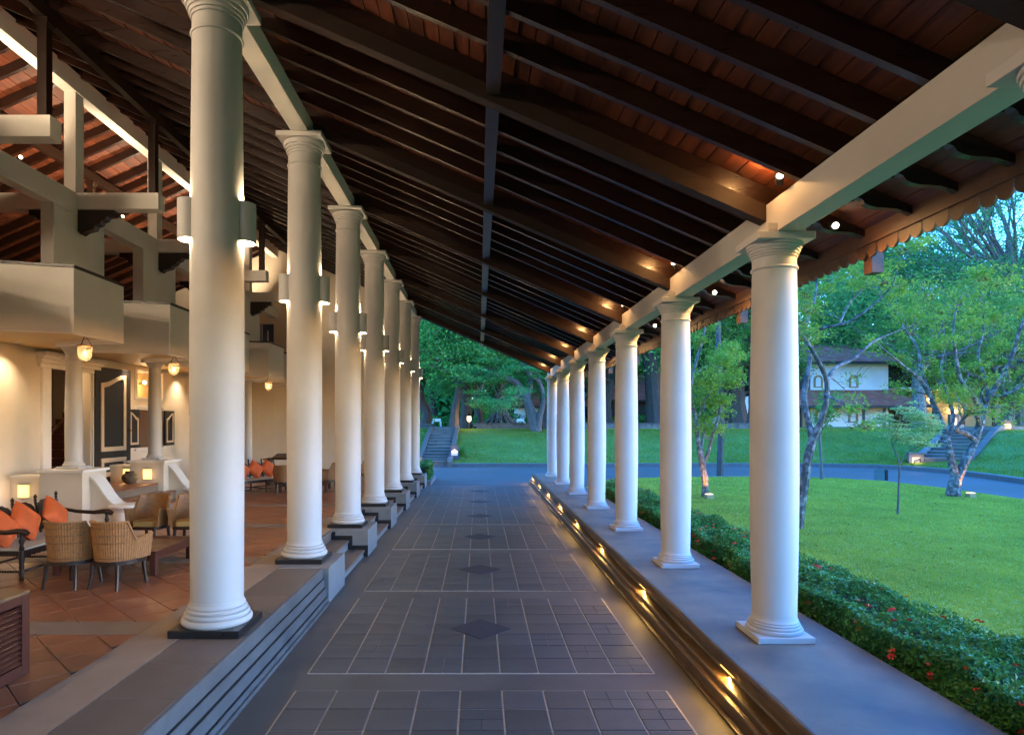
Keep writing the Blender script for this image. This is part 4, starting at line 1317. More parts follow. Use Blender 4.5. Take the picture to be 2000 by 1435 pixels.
# ================================================================== TREES
def smooth(pts, n=4):
    """Catmull-Rom through (x,y,z,r)"""
    p = [np.array(q, float) for q in pts]
    p = [2*p[0]-p[1]] + p + [2*p[-1]-p[-2]]
    out = []
    for i in range(1, len(p)-2):
        for k in range(n):
            t = k/n
            out.append(.5*((2*p[i]) + (-p[i-1]+p[i+1])*t + (2*p[i-1]-5*p[i]+4*p[i+1]-p[i+2])*t*t + (-p[i-1]+3*p[i]-3*p[i+1]+p[i+2])*t**3))
    out.append(p[-2])
    return out
def add_limb(mb, pts, seg=8):
    q = smooth(pts)
    mb.tube([a[:3] for a in q], [max(.003, a[3]*(1+random.uniform(-.09,.09))) for a in q], seg)
    return q
def twigs(mb, q, rng, n, L, spread, ends, depth=1, start=.35, up=.25):
    for _ in range(n):
        i = rng.randint(int(len(q)*start), len(q)-1)
        p = Vector(q[i][:3]); r = max(.004, min(.55*q[i][3], .05))
        dirv = Vector((rng.gauss(0,1), rng.gauss(0,1), rng.gauss(up,.6))).normalized()
        fw = Vector(q[min(i+1,len(q)-1)][:3]) - Vector(q[max(0,i-1)][:3])
        if fw.length > 0: dirv = (dirv*spread + fw.normalized()*.6).normalized()
        pts, rad = [p.copy()], [r]
        ll = L*rng.uniform(.6, 1.3)
        for k in range(4):
            dirv = (dirv + Vector((rng.gauss(0,.28), rng.gauss(0,.28), rng.gauss(.05,.25)))).normalized()
            p = p + dirv*ll/4; pts.append(p.copy()); rad.append(max(.003, r*(1-.22*(k+1))))
        mb.tube(pts, rad, 5)
        sub = [np.array([*a, b]) for a, b in zip(pts, rad)]
        if depth > 0: twigs(mb, sub, rng, 3, L*.5, spread, ends, depth-1, .4, up)
        ends.append(pts[-1])
def clump_leaves(ends, per, rad, flat, rng_np=RNG):
    ends = np.array([tuple(e) for e in ends])
    if len(ends) == 0: return np.zeros((0,3))
    e = np.repeat(ends, per, 0)
    g = RNG.normal(0, 1, e.shape); g /= np.linalg.norm(g, axis=1)[:,None]+1e-9
    g *= (RNG.uniform(0,1,len(e))**.5)[:,None]
    g[:,2] *= flat
    g[:,2] -= .25*(g[:,0]**2+g[:,1]**2)*flat
    s_ = rad*np.repeat(RNG.uniform(.6,1.3,len(ends)), per)[:,None]
    return e + g*s_
def near_tree(label, base_px, Y, limbs, seed, m, barkm, n_tw, L, per, rad, size, flat=.55, rust=0, group=None, keep=1.0, seg=8, thin=None):
    """limbs: lists of (px, py, radius, depth offset) measured on the photo at the tree's own distance"""
    rng = random.Random(seed)
    bx, by, bz = P(*base_px, Y)
    t = thing('tree', label, 'tree', (bx, Y, bz), 0, group)
    o = Vector((bx, Y, bz))
    mb = MB(); ends = []
    for li, (lm, ntw) in enumerate(limbs):
        pts = []
        for px, py, r, dy in lm:
            q = Vector(P(px, py, Y+dy)) - o; pts.append((q.x, q.y, q.z, r*.88))
        q = add_limb(mb, pts, seg)
        if ntw: twigs(mb, q, rng, ntw, L, .8, ends, 1)
        if ntw: ends.append(Vector(q[-1][:3]))
    mb.build('trunk', barkm, t)
    ends = [e for e in ends if rng.random() < keep]
    if thin:        # a gap in the crown through which the house shows
        def vis(e):
            w = e + o
            px, py = VX + F*w.x/w.y, VY - F*(w.z-EYE)/w.y
            return not (thin[0] < px < thin[2] and thin[1] < py < thin[3]) or rng.random() < .14
        ends = [e for e in ends if vis(e)]
    pos = clump_leaves(ends, per, rad, flat)
    leaf_object('crown', m, pos, size*RNG.uniform(.7,1.3,len(pos)), t, aspect=.36, flat=.5)
    if rust:
        sel = [e for e in ends if rng.random() < rust]
        if sel:
            pos = clump_leaves(sel, 26, rad*.7, flat)
            leaf_object('dry_leaves', 'leaf_rust', pos, size*.9*RNG.uniform(.7,1.3,len(pos)), t, aspect=.4)
    return t
near_tree('leaning tree with a mottled grey trunk just right of the nearest outer column', (1560,1036), 12.95, [
    ([(1560,1036,.115,0),(1562,1000,.105,0),(1570,950,.10,0),(1578,895,.098,.0),(1588,855,.095,0)], 0),
    ([(1588,858,.085,0),(1578,820,.07,.1),(1571,775,.066,.2),(1578,730,.06,.3),(1582,690,.05,.4),(1574,640,.042,.5),(1590,590,.03,.7),(1597,540,.018,.8)], 5),
    ([(1588,858,.08,0),(1606,815,.068,-.1),(1615,770,.064,-.2),(1612,735,.055,-.3),(1590,690,.045,-.4),(1560,645,.03,-.5),(1530,610,.018,-.6)], 4),
    ([(1614,745,.055,-.25),(1632,718,.045,0),(1668,700,.036,.2),(1705,668,.028,.5),(1745,650,.018,.8),(1800,628,.008,1)], 2),
    ([(1575,655,.04,.4),(1610,640,.034,.1),(1655,630,.03,-.2),(1700,600,.024,-.4),(1740,560,.016,-.6),(1756,515,.008,-.7)], 6),
    ([(1640,632,.028,.6),(1660,590,.022,.8),(1690,560,.016,.9),(1700,520,.01,1)], 5),
    ([(1612,770,.025,-.2),(1630,780,.02,-.6),(1650,790,.014,-.9),(1665,800,.008,-1.1)], 4),
    ([(1618,735,.02,0),(1633,745,.016,.5),(1650,760,.010,.8)], 2),
  ], 3, 'leaf_lime', 'pale_bark', 5, .62, 60, .25, .08, .5, .12, keep=.85, thin=(1572, 690, 1745, 832))
near_tree('forked tree with sparse spreading crown by the road at the right', (1862,969), 18.6, [
    ([(1862,969,.22,0),(1863,950,.19,0),(1868,932,.18,0)], 0),
    ([(1868,935,.13,0),(1858,900,.12,0),(1852,870,.11,0),(1846,845,.10,.1),(1828,800,.085,.2),(1812,765,.075,.3),(1795,740,.06,.2),(1762,712,.045,0),(1735,690,.03,-.3),(1700,660,.015,-.5)], 4),
    ([(1868,935,.15,0),(1885,900,.14,0),(1900,870,.13,.1),(1912,835,.115,.2),(1925,790,.10,.3),(1948,750,.08,.4),(1975,700,.065,.2),(1990,650,.05,0),(2012,590,.03,-.2)], 7),
    ([(1905,860,.09,.1),(1885,845,.075,0),(1868,840,.06,-.2),(1880,820,.055,-.4),(1893,805,.045,-.6)], 3),
    ([(1850,860,.07,0),(1862,815,.06,.4),(1850,770,.05,.6),(1838,720,.04,.8),(1845,670,.03,1),(1838,610,.02,1.1)], 6),
    ([(1912,835,.08,.2),(1905,780,.07,-.2),(1878,745,.055,-.4),(1868,700,.045,-.6),(1862,640,.03,-.8),(1872,585,.02,-.9)], 6),
    ([(1815,770,.05,.3),(1800,720,.045,.6),(1790,675,.035,.8),(1765,640,.025,1),(1750,600,.014,1.2)], 4),
    ([(1930,785,.06,.3),(1925,740,.05,.7),(1910,690,.04,1),(1922,640,.03,1.2),(1912,570,.018,1.3)], 6),
    ([(1935,775,.05,.3),(1965,770,.04,.1),(2000,752,.03,0),(2040,740,.02,0)], 3),
  ], 8, 'leaf_lime', 'pale_bark', 6, .9, 66, .36, .105, .5, .12, keep=.85, thin=(1560, 690, 1745, 840))
near_tree('young tree with a forked trunk lit from below by a garden light', (1377,971), 18.4, [
    ([(1377,971,.125,0),(1377,940,.11,0),(1372,905,.10,0),(1366,875,.095,0)], 0),
    ([(1366,880,.075,0),(1362,850,.07,0),(1357,810,.06,.1),(1349,770,.055,.2),(1352,735,.05,.3),(1365,690,.045,.3),(1375,650,.035,.2),(1380,600,.025,0)], 4),
    ([(1374,905,.06,0),(1384,880,.055,0),(1392,850,.05,-.1),(1404,810,.045,-.2),(1410,770,.036,-.3),(1412,735,.028,-.4)], 5),
    ([(1368,880,.05,0),(1374,850,.045,.4),(1378,815,.036,.6),(1372,770,.028,.7)], 6),
    ([(1360,830,.03,.1),(1372,790,.026,-.3),(1390,760,.02,-.5),(1398,720,.014,-.6)], 6),
    ([(1352,735,.03,.3),(1380,715,.024,.5),(1405,705,.02,.7),(1430,695,.012,.9)], 6),
  ], 5, 'leaf_lime', 'pale_bark', 6, .60, 80, .34, .10, .55)
near_tree('slender sapling with pale flat leaf layers in the middle of the lawn', (1753,1004), 14.9, [
    ([(1753,1004,.028,0),(1755,960,.026,0),(1757,905,.024,0)], 0),
    ([(1757,906,.018,0),(1748,880,.016,0),(1741,862,.013,.1),(1747,845,.009,.1)], 3),
    ([(1757,906,.018,0),(1768,890,.015,0),(1780,878,.012,-.1),(1800,870,.008,-.1)], 4),
    ([(1747,850,.010,.1),(1765,838,.008,.2),(1790,832,.006,.2),(1815,838,.004,.2)], 6),
    ([(1747,850,.009,.1),(1738,838,.007,0),(1722,832,.005,-.1)], 3),
    ([(1745,856,.009,.1),(1762,825,.007,-.2),(1785,815,.005,-.3)], 5),
  ], 9, 'leaf_pale', 'bark', 5, .34, 40, .25, .075, .2)
near_tree('thin bare young tree standing at the lawn edge left of the sapling', (1605,937), 24.2, [
    ([(1605,937,.075,0),(1603,890,.06,0),(1601,850,.05,0),(1606,815,.035,.1),(1618,790,.02,.2)], 4),
    ([(1602,850,.03,0),(1612,830,.022,0),(1630,810,.012,0)], 3),
  ], 10, 'leaf_mid', 'bark', 4, .55, 50, .4, .12, .5)
t = near_tree('straight grey palm trunk at the far lawn edge behind the lit tree', (1406,929), 26.0, [
    ([(1406,929,.17,0),(1407,880,.155,0),(1409,820,.15,0),(1406,740,.14,0),(1402,640,.13,.1),(1398,540,.12,.2)], 0),
    ([(1398,560,.03,.1),(1380,520,.02,0),(1360,530,.01,0)], 2),
  ], 12, 'leaf_mid', 'bark', 4, .9, 90, .8, .25, .6)

def big_tree(label, base, height, crown_r, crown_lo, trunk_r, nl, size, m, barkm, seed, lean=(0,0), nblob=16, group=None, blob=.36, name='tree', flat=.7, sparse=1.0):
    rng = random.Random(seed)
    t = thing(name, label, 'tree', base, 0, group)
    mb = MB()
    h0 = height*crown_lo
    top = Vector((lean[0], lean[1], height*.62))
    tr = [(0,0,-.1,trunk_r*1.35),(lean[0]*.1+rng.gauss(0,.1),lean[1]*.1,h0*.35,trunk_r),(lean[0]*.45+rng.gauss(0,.25),lean[1]*.45,h0*.8,trunk_r*.85),(lean[0]*.8,lean[1]*.8,height*.48,trunk_r*.62),(top.x,top.y,top.z,trunk_r*.35)]
    q = add_limb(mb, tr, 9)
    cen = []
    for i in range(nblob):
        a = 2*math.pi*(i*.618) + rng.uniform(-.4,.4)
        u = (i+.5)/nblob
        rr = crown_r*(.25+.75*math.sin(math.pi*min(1,.18+.82*u)))*rng.uniform(.55,1.0)
        z = h0 + (height-h0)*(u**.85)*rng.uniform(.9,1.05)
        c = Vector((lean[0]+rr*math.cos(a), lean[1]+rr*math.sin(a), z))
        cen.append(c)
        j = min(len(q)-1, int(len(q)*rng.uniform(.45,.95)))
        s0 = Vector(q[j][:3]); r0 = max(.03, q[j][3]*.5)
        mid = s0.lerp(c, .5) + Vector((rng.gauss(0,.3), rng.gauss(0,.3), rng.gauss(.1,.3)))*crown_r*.2
        add_limb(mb, [(*s0, r0), (*mid, r0*.6), (*c, r0*.22)], 6)
        for _ in range(3):
            e = c + Vector((rng.gauss(0,1), rng.gauss(0,1), rng.gauss(.1,.5)))*crown_r*.22
            mb.tube([s0.lerp(c,.7), c.lerp(e,.5)+Vector((0,0,.1)), e], [r0*.3, r0*.2, .012], 5); cen.append(e)
    nl = int(nl*1.9); size = size*.70
    mb.build('trunk', barkm, t)
    cen = np.array([tuple(c) for c in cen])
    w = np.where(np.arange(len(cen)) % 4 == 0, 1.0, .6)
    k = RNG.choice(len(cen), nl, p=w/w.sum())
    g = RNG.normal(0,1,(nl,3)); g /= np.linalg.norm(g,axis=1)[:,None]
    g *= (RNG.uniform(.15,1,nl)**.6)[:,None]; g[:,2] *= flat
    sc = crown_r*blob*RNG.uniform(.7,1.15,len(cen))
    pos = cen[k] + g*sc[k][:,None]
    leaf_object('crown', m, pos, size*RNG.uniform(.6,1.4,nl), t, aspect=.5, flat=.6)
    return t
TER = 1.95
BG = 'trees of the wood behind the lawn bank'
def bt(label, px, Y, top_y, cr, lo, tr, nl, size, m, bk, seed, lean=(0,0), nb=16, grp=None, z=None, **k):
    X = (px-VX)*Y/F; z0 = TER if z is None else z
    return big_tree(label, (X, Y, z0), (VY-top_y)*Y/F + EYE - z0, cr, lo, tr, nl, size, m, bk, seed, lean, nb, grp, **k)
# centre, between the two rows of columns
bt('brown trunked tree standing at the top of the garden stair', 886, 41.5, 610, 5.0, .42, .26, 9000, .26, 'leaf_dark', 'brown_bark', 21)
bt('dark trunked tree beside the path lamp', 909, 43.5, 560, 5.5, .45, .36, 9000, .27, 'leaf_teal', 'brown_bark', 22)
bt('tall leafy tree left of the stair, close to the last tall column', 828, 46, 480, 6.0, .22, .35, 14000, .28, 'leaf_dark', 'brown_bark', 23)
bt('thin dark tree behind the low garden wall', 938, 45, 600, 4.2, .5, .2, 5000, .27, 'leaf_mid', 'brown_bark', 24)
near_tree('old flame tree with long bare limbs reaching left over the garden wall', (1048,846), 40, [
    ([(1048,846,.42,0),(1040,815,.36,0),(1030,785,.33,0),(1022,765,.30,.2)], 0),
    ([(1022,768,.28,.2),(1008,748,.26,.3),(985,738,.22,.2),(962,727,.18,0),(950,722,.14,-.2),(925,735,.09,-.4),(895,752,.05,-.5)], 8),
    ([(955,725,.12,-.2),(945,745,.09,-.6),(938,765,.05,-.8)], 3),
    ([(1030,785,.2,0),(1035,750,.2,.4),(1030,715,.17,.7),(1015,690,.12,1),(985,675,.08,1.2),(950,670,.05,1.3)], 9),
    ([(985,738,.12,.2),(960,705,.1,.5),(925,690,.07,.7),(890,690,.04,.8)], 9),
    ([(1022,768,.15,.2),(1002,778,.1,-.6),(985,790,.05,-1)], 4),
    ([(1048,846,.3,0),(1055,810,.22,-.3),(1062,780,.16,-.5),(1055,750,.12,-.7),(1040,735,.08,-.8)], 6),
  ], 31, 'leaf_teal', 'bark', 6, 1.6, 150, .85, .15, .28)
near_tree('thick grey tree with a swollen root beside the end outer column', (1072,845), 41.5, [
    ([(1072,845,.75,0),(1070,815,.5,0),(1066,780,.42,0),(1060,750,.38,.2),(1042,730,.3,.3),(1034,700,.22,.4)], 3),
    ([(1066,780,.3,0),(1078,740,.28,-.2),(1072,700,.22,-.3),(1085,650,.15,-.4)], 5),
    ([(1068,790,.2,0),(1085,770,.18,.3),(1100,730,.14,.5),(1105,690,.1,.6)], 5),
  ], 32, 'leaf_mid', 'brown_bark', 6, 1.6, 70, .9, .22, .35)
# fig with a fluted root
t = thing('fig_tree', 'pale fluted fig root spreading behind the low garden wall', 'tree', (1.55, 47, TER))
m = MB()
for i in range(16):
    a = 2*math.pi*i/16 + random.uniform(-.15,.15); rr = random.uniform(1.1, 1.7)
    add_limb(m, [(.22*math.cos(a), .22*math.sin(a), 3.4, .13), (.34*math.cos(a), .34*math.sin(a), 1.7, .15), (.62*math.cos(a), .62*math.sin(a), .7, .14), (rr*math.cos(a), rr*math.sin(a), -.05, .06)], 6)
m.tube([(0,0,.4),(0,0,3.2),(.2,0,6),(.4,0,9)], [.4,.36,.3,.2], 9); m.build('trunk', 'pale_bark', t)
pos = RNG.normal(0, 1, (7000,3))*np.array([2.4,2.4,1.6])+np.array([.3,0,9.0]); leaf_object('crown', 'leaf_dark', pos, .27*RNG.uniform(.6,1.4,7000), t, aspect=.5)
# behind the outer columns
bt('large dark limbed tree seen between the outer columns', 1283, 45, 430, 7.5, .38, .62, 13000, .28, 'leaf_mid', 'brown_bark', 41, lean=(-1.2,0))
bt('broad many stemmed fig trunk left of the nearest outer column', 1432, 48, 470, 7.0, .30, .95, 13000, .28, 'leaf_mid', 'brown_bark', 42)
bt('slim tree close to the white stair wall', 1464, 45, 560, 4.0, .40, .22, 6000, .26, 'leaf_mid', 'bark', 43)
bt('dark tree between the second and third outer columns', 1186, 47, 520, 5.5, .35, .40, 10000, .28, 'leaf_dark', 'brown_bark', 44)
bt('shadowy tree behind the fourth outer column', 1112, 50, 560, 5.5, .35, .35, 9000, .28, 'leaf_dark', 'brown_bark', 45)
# right, behind and beside the house
bt('tall blue green tree rising behind the white house', 1640, 66, 470, 8.5, .25, .5, 13000, .36, 'leaf_teal', 'bark', 51)
bt('tall tree behind the right end of the house roof', 1760, 62, 500, 7.5, .22, .5, 12000, .34, 'leaf_teal', 'bark', 52)
bt('bare trunked tree in front of the dark annex', 1795, 44, 560, 5.0, .5, .42, 5500, .26, 'leaf_mid', 'pale_bark', 53, lean=(.8,0))
bt('huge rain tree with thin spreading branches against the sky', 1985, 60, 330, 15, .40, .8, 42000, .30, 'leaf_teal', 'pale_bark', 54, nb=76, blob=.24, flat=.62)
bt('leafy tree at the right edge of the frame beyond the bank', 1960, 48, 600, 7.0, .2, .5, 13000, .28, 'leaf_mid', 'pale_bark', 55)
bt('round green tree above the right garden stair', 1880, 56, 590, 7.5, .18, .5, 13000, .30, 'leaf_mid', 'bark', 56)
rr = random.Random(5)
far = []
for i, (px, Y, ty) in enumerate([(760,60,430),(850,66,420),(930,58,480),(1000,70,470),(1060,60,520),(1120,64,470),(1215,62,430),(1300,68,420),(1370,60,440),(1450,66,430),(1530,60,470),(1580,72,440),(1700,75,480),(1830,74,520),(1910,78,480),(2010,72,440),(2090,64,520)]):
    bt('dense tree of the dark wood behind the bank, %s from the left' % (ORD + ['thirteenth','fourteenth','fifteenth','sixteenth','seventeenth'])[i], px, Y, ty, rr.uniform(6.5,9), rr.uniform(.10,.25), rr.uniform(.3,.5), 9000, .40, rr.choice(['leaf_teal','leaf_dark','leaf_teal']), 'brown_bark', 100+i, (rr.gauss(0,.8),0), grp=BG)
# distant wood that reads as one mass
n = 64000
Xf = RNG.uniform(-70, 120, n); Yf = RNG.uniform(88, 100, n)
topz = 15 + 4*np.sin(Xf*.11)+2.5*np.sin(Xf*.37+1) - 4.0*(Xf/Yf > .62)
Zf = .5 + (topz-.5)*RNG.uniform(0,1,n)**1.15
stuff(leaf_object('distant_wood', 'leaf_teal', np.stack([Xf,Yf,Zf],1), 1.3*RNG.uniform(.6,1.5,n), aspect=.6))
# undergrowth along the terrace
n = 14000
Xf = RNG.uniform(-14, 40, n); Yf = 50 + 6*RNG.uniform(0,1,n) + (Xf > 22)*12
Zf = TER + RNG.uniform(0,1,n)**1.6*1.6*(.6+.5*np.sin(Xf*.8)*np.sin(Xf*.33+2))
stuff(leaf_object('undergrowth', 'leaf_dark', np.stack([Xf,Yf,Zf],1), .3*RNG.uniform(.6,1.4,n), aspect=.5))

# ================================================================== HOUSES
def tiled_roof(t, x0, x1, ye, ze, yr, zr_, hipl=0, hipr=0, name='roof'):
    """front slope from eave (ye, ze) to ridge (yr, zr_), back slope mirrored, laid in stepped courses"""
    n = 16
    m = MB()
    for s_ in (1, -1):
        for i in range(n):
            u0, u1 = i/n, (i+1)/n + .02
            def pt(u, side):
                y = ye + (yr-ye)*u if s_ == 1 else (2*yr-ye) + (yr-(2*yr-ye))*u
                z = ze + (zr_-ze)*u
                xx = (x0+hipl*u) if side == 0 else (x1-hipr*u)
                return xx, y, z
            a, b_, c, d = pt(u0,0), pt(u0,1), pt(u1,1), pt(u1,0)
            lift = .05
            v = [(a[0],a[1],a[2]+lift),(b_[0],b_[1],b_[2]+lift),c,d,(a[0],a[1],a[2]),(b_[0],b_[1],b_[2])]
            m.add(v, [(0,1,2,3),(4,5,1,0)])
    yb = 2*yr-ye
    if hipl: m.add([(x0,ye,ze),(x0,yb,ze),(x0+hipl,yr,zr_)], [(0,1,2)])
    else: m.add([(x0,ye,ze),(x0,yb,ze),(x0,yr,zr_)], [(0,1,2)])
    if hipr: m.add([(x1,ye,ze),(x1,yb,ze),(x1-hipr,yr,zr_)], [(0,1,2)])
    else: m.add([(x1,ye,ze),(x1,yb,ze),(x1,yr,zr_)], [(0,1,2)])
    m.add([(x0+.1,ye+.1,ze-.02),(x1-.1,ye+.1,ze-.02),(x1-.1,yb-.1,ze-.02),(x0+.1,yb-.1,ze-.02)], [(0,1,2,3)])
    o = m.build(name, 'roof_tile', t)
    e = MB(); e.box(x0+.02, x1-.02, ye+.02, ye+.10, ze-.16, ze+.0); e.build('eaves_board', 'house_dark', o)
    rdg = MB(); rdg.tube([(x0+hipl, yr, zr_+.04), (x1-hipr, yr, zr_+.04)], .11, 8); rdg.build('ridge_tiles', 'roof_tile', o)
    return o
def arch_window(t, x, y, z, w, h):
    def sh(i):
        pts = [(x-w/2+i, z+i*.6), (x+w/2-i, z+i*.6)]
        r = w/2-i
        for k in range(11):
            a = math.pi*k/10; pts.append((x+r*math.cos(a), z+h-w/2+r*math.sin(a)))
        return pts
    m = MB(); o_, i_ = sh(0), sh(.14*w/.7)
    n = len(o_)
    v = [(p[0], y-.06, p[1]) for p in o_] + [(p[0], y-.001, p[1]) for p in o_] + [(p[0], y-.001, p[1]) for p in i_] + [(p[0], y-.06, p[1]) for p in i_]
    f = []
    for k in range(n):
        j = (k+1) % n
        f += [(k,j,n+j,n+k), (n+k,n+j,2*n+j,2*n+k), (2*n+k,2*n+j,3*n+j,3*n+k), (3*n+k,3*n+j,j,k)]
    m.add(v, f)
    fr = m.build('window', 'house_ochre', t)
    p = MB(); p.prism([(q[0], q[1]) for q in i_], 'y', y-.015, y-.002); p.build('pane', 'house_white', fr)
    return fr
t = thing('white_house', 'white two storey house with arched windows and red tiled roofs', 'house', (0,0,0))
HY = 52.0
hx = lambda px: (px-VX)*HY/F
hz = lambda py: EYE-(py-VY)*HY/F
b = MB(); b.box(hx(1583), hx(1735), HY, HY+7, TER-.1, hz(706)); b.build('wall', 'house_white', t)
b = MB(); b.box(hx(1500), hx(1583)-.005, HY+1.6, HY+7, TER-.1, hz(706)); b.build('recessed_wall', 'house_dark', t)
b = MB(); b.box(hx(1500), hx(1583)-.006, HY+.05, HY+1.59, hz(764)-.12, hz(764)); b.build('balcony_floor', 'house_white', t)
m = MB(); 
for i in range(24):
    xx = hx(1500)+.1+i*.14
    if xx < hx(1583): m.box(xx, xx+.03, HY+.08, HY+.11, hz(764)+.003, hz(743))
m.box(hx(1500), hx(1583)-.01, HY+.07, HY+.12, hz(743)+.002, hz(741)); m.build('balcony_railing', 'house_dark', t)
for px in (1556, 1574):
    b = MB(); b.box(hx(px)-.28, hx(px)+.28, HY+1.56, HY+1.595, hz(764)+.01, hz(716)); w = b.build('window', 'house_white', t)
    b = MB(); b.box(hx(px)-.22, hx(px)+.22, HY+1.545, HY+1.558, hz(762), hz(719)); b.build('pane', 'house_dark', w)
tiled_roof(t, hx(1490), hx(1765), HY-.9, hz(708), HY+3.5, hz(668), 0, 2.2)
tiled_roof(t, hx(1490), hx(1778), HY-2.6, hz(793), HY-.005, hz(765), 0, 1.5, 'pent_roof')
for x_ in (1598, 1667): arch_window(t, hx(x_), HY, hz(757), .74, 1.02)
for x_ in (1602, 1666): arch_window(t, hx(x_), HY, hz(825), .78, 1.06)
b = MB(); b.box(hx(1556), hx(1582), HY-.06, HY-.002, TER, hz(797)); b.build('door', 'house_ochre', t)
for px in (1565, 1687, 1728):
    b = MB(); b.box(hx(px)*.957-.07, hx(px)*.957+.07, HY-2.3, HY-2.16, TER-.1, hz(797)-.02); b.build('post', 'house_dark', t)
t = thing('dark_annex', 'dark roofed annex with ochre lamp-lit walls right of the white house', 'house', (0,0,0))
b = MB(); b.box(37.6, 45.5, 54.5, 62, TER-.1, 5.0); b.build('wall', 'house_ochre', t)
b = MB(); b.box(35.2, 46, 53.6, 62, 5.01, 5.2); b.build('balcony_floor', 'house_white', t)
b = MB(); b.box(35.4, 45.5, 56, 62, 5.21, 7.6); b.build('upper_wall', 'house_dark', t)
tiled_roof(t, 34.6, 46.5, 53.4, 7.6, 58, 9.6, 2, 2)
for x_ in (35.5, 38, 40.5, 43):
    b = MB(); b.box(x_, x_+.16, 53.7, 53.86, TER, 7.55); b.build('post', 'house_dark', t)
for x_, z_ in ((38.0, 4.2), (40.2, 3.2)):
    q = thing('porch_lamp', 'warm porch lamp on the annex, %s' % ('upper one under the balcony' if z_ > 4 else 'lower one beside the tree trunk'), 'lamp', (x_, 54.35, z_))
    m = MB(); m.lathe([(.05,-.15),(.11,-.1),(.13,.1),(.05,.16)], seg=12); m.build('shade', 'niche_glow', q)
    m = MB(); m.box(-.04,.04,.0,.14,-.03,.03); m.build('bracket', 'iron', q)
    lamp('POINT', 'lamp_light', (0,-.25,0), 35, parent=q)
t = thing('white_cottage', 'pale blue-white cottage at the far right edge behind the branches', 'house', (0,0,0))
b = MB(); b.box(49, 60, 60, 68, TER-.1, 6.0); b.build('wall', 'house_white', t)
tiled_roof(t, 48.3, 61, 59.2, 6.0, 64, 8.6, 2, 2)
t = thing('garden_pavilion', 'small white pavilion with red roof under the trees beyond the garden wall', 'house', (0,0,0))
b = MB(); b.box(3.2, 8.6, 53, 58, TER-.1, 3.6); b.build('wall', 'house_white', t)
for a in (3.9, 5.0, 6.6, 7.6):
    b = MB(); b.box(a, a+.7, 52.93, 52.995, TER, 3.3); w = b.build('window', 'house_dark', t)
tiled_roof(t, 2.6, 9.2, 52, 3.6, 55.5, 5.4, 1.5, 1.5)
t = thing('veranda_house', 'low house with dark veranda and red roof between the outer columns', 'house', (0,0,0))
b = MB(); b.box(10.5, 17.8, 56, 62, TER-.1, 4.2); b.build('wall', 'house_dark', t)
b = MB(); b.box(15.0, 17.9, 54.9, 55.98, TER-.1, 3.0); b.build('white_wall', 'house_white', t)
for x_ in (10.6, 12.4, 14.2):
    b = MB(); b.box(x_, x_+.2, 54.3, 54.5, TER, 4.1); b.build('post', 'house_dark', t)
tiled_roof(t, 10, 18.4, 54, 4.2, 59, 6.6, 1.5, 1.5)
t = thing('white_villa', 'white two storey villa partly hidden behind the end outer columns', 'house', (0,0,0))
b = MB(); b.box(8.2, 11.6, 62, 68, TER-.1, 7.6); b.build('wall', 'house_white', t)
b = MB(); b.box(8.8, 11.0, 61.93, 61.995, 5.2, 6.8); w = b.build('window', 'house_dark', t)
b = MB(); b.box(8.8, 11.0, 61.93, 61.995, 2.4, 3.9); w = b.build('window', 'house_dark', t)
tiled_roof(t, 7.6, 12.2, 61, 7.6, 65, 9.4, 1, 1)
t = thing('white_stair_wall', 'white sloping stair wall beside the nearest outer column', 'wall', (0,0,0))
b = MB(); b.prism([(18.2,TER-.1),(21.4,TER-.1),(21.4,4.3),(20.9,4.3),(18.2,2.5)], 'y', 50, 50.4); b.build('wall', 'house_white', t)
b = MB(); b.prism([(18.0,2.75),(20.9,4.55),(20.9,4.75),(18.0,2.95)], 'y', 49.9, 50.0); b.build('handrail', 'house_dark', t)
# benches and low white walls far back
for i, (px, Y, w, lab) in enumerate(((853, 50, .62, 'white garden bench beyond the stair top'), (1017, 49, .55, 'white garden bench beside the fig root'), (1277, 50, 1.1, 'white garden seat between the outer columns'))):
    X = (px-VX)*Y/F
    t = thing('garden_bench', lab, 'bench', (X, Y, TER), 0)
    b = MB(); b.box(-w/2, w/2, -.2, .2, .38, .44); b.build('seat', 'house_white', t)
    b = MB(); b.box(-w/2, w/2, .16, .22, .44, .62); b.build('backrest', 'house_white', t)
    for sx in (-1, 1):
        b = MB(); b.box(sx*w/2-.06, sx*w/2+.06, -.2, .2, 0, .38); b.build('leg', 'house_white', t)

# ================================================================== GARDEN WALLS, STAIRS, LAMPS
t = thing('stone_garden_wall', 'long low stone wall at the top of the lawn bank', 'wall', (0,0,0))
xw = -.35
rows = [(1.62, 1.80), (1.80, 1.98), (1.98, 2.14)]
sb = MB()
for r, (z0, z1) in enumerate(rows):
    x = -.35 + (r % 2)*.2
    while x < 18.6:
        w = random.uniform(.35, .75); d_ = random.uniform(0, .04)
        sb.cbox(x+.008, x+w-.008, 42.8-d_, 43.15, z0+.006, z1-.004, .015); x += w
stuff(sb.build('stones', 'stone_wall', t))
b = MB(); b.cbox(-.42, 18.8, 42.72, 43.22, 2.14, 2.22, .015); b.build('coping', 'stone_wall', t)
b = MB(); b.box(-.34, 18.7, 42.83, 43.14, 1.4, 2.138); b.build('core', 'soil', t)
t = thing('stone_garden_wall', 'short low stone wall left of the garden stair', 'wall', (0,0,0))
b = MB(); b.box(-9, -3.0, 43.5, 43.85, 1.5, 2.1); b.build('wall', 'stone_wall', t); b = MB(); b.cbox(-9, -2.95, 43.42, 43.92, 2.1, 2.18, .015); b.build('coping', 'stone_wall', t)
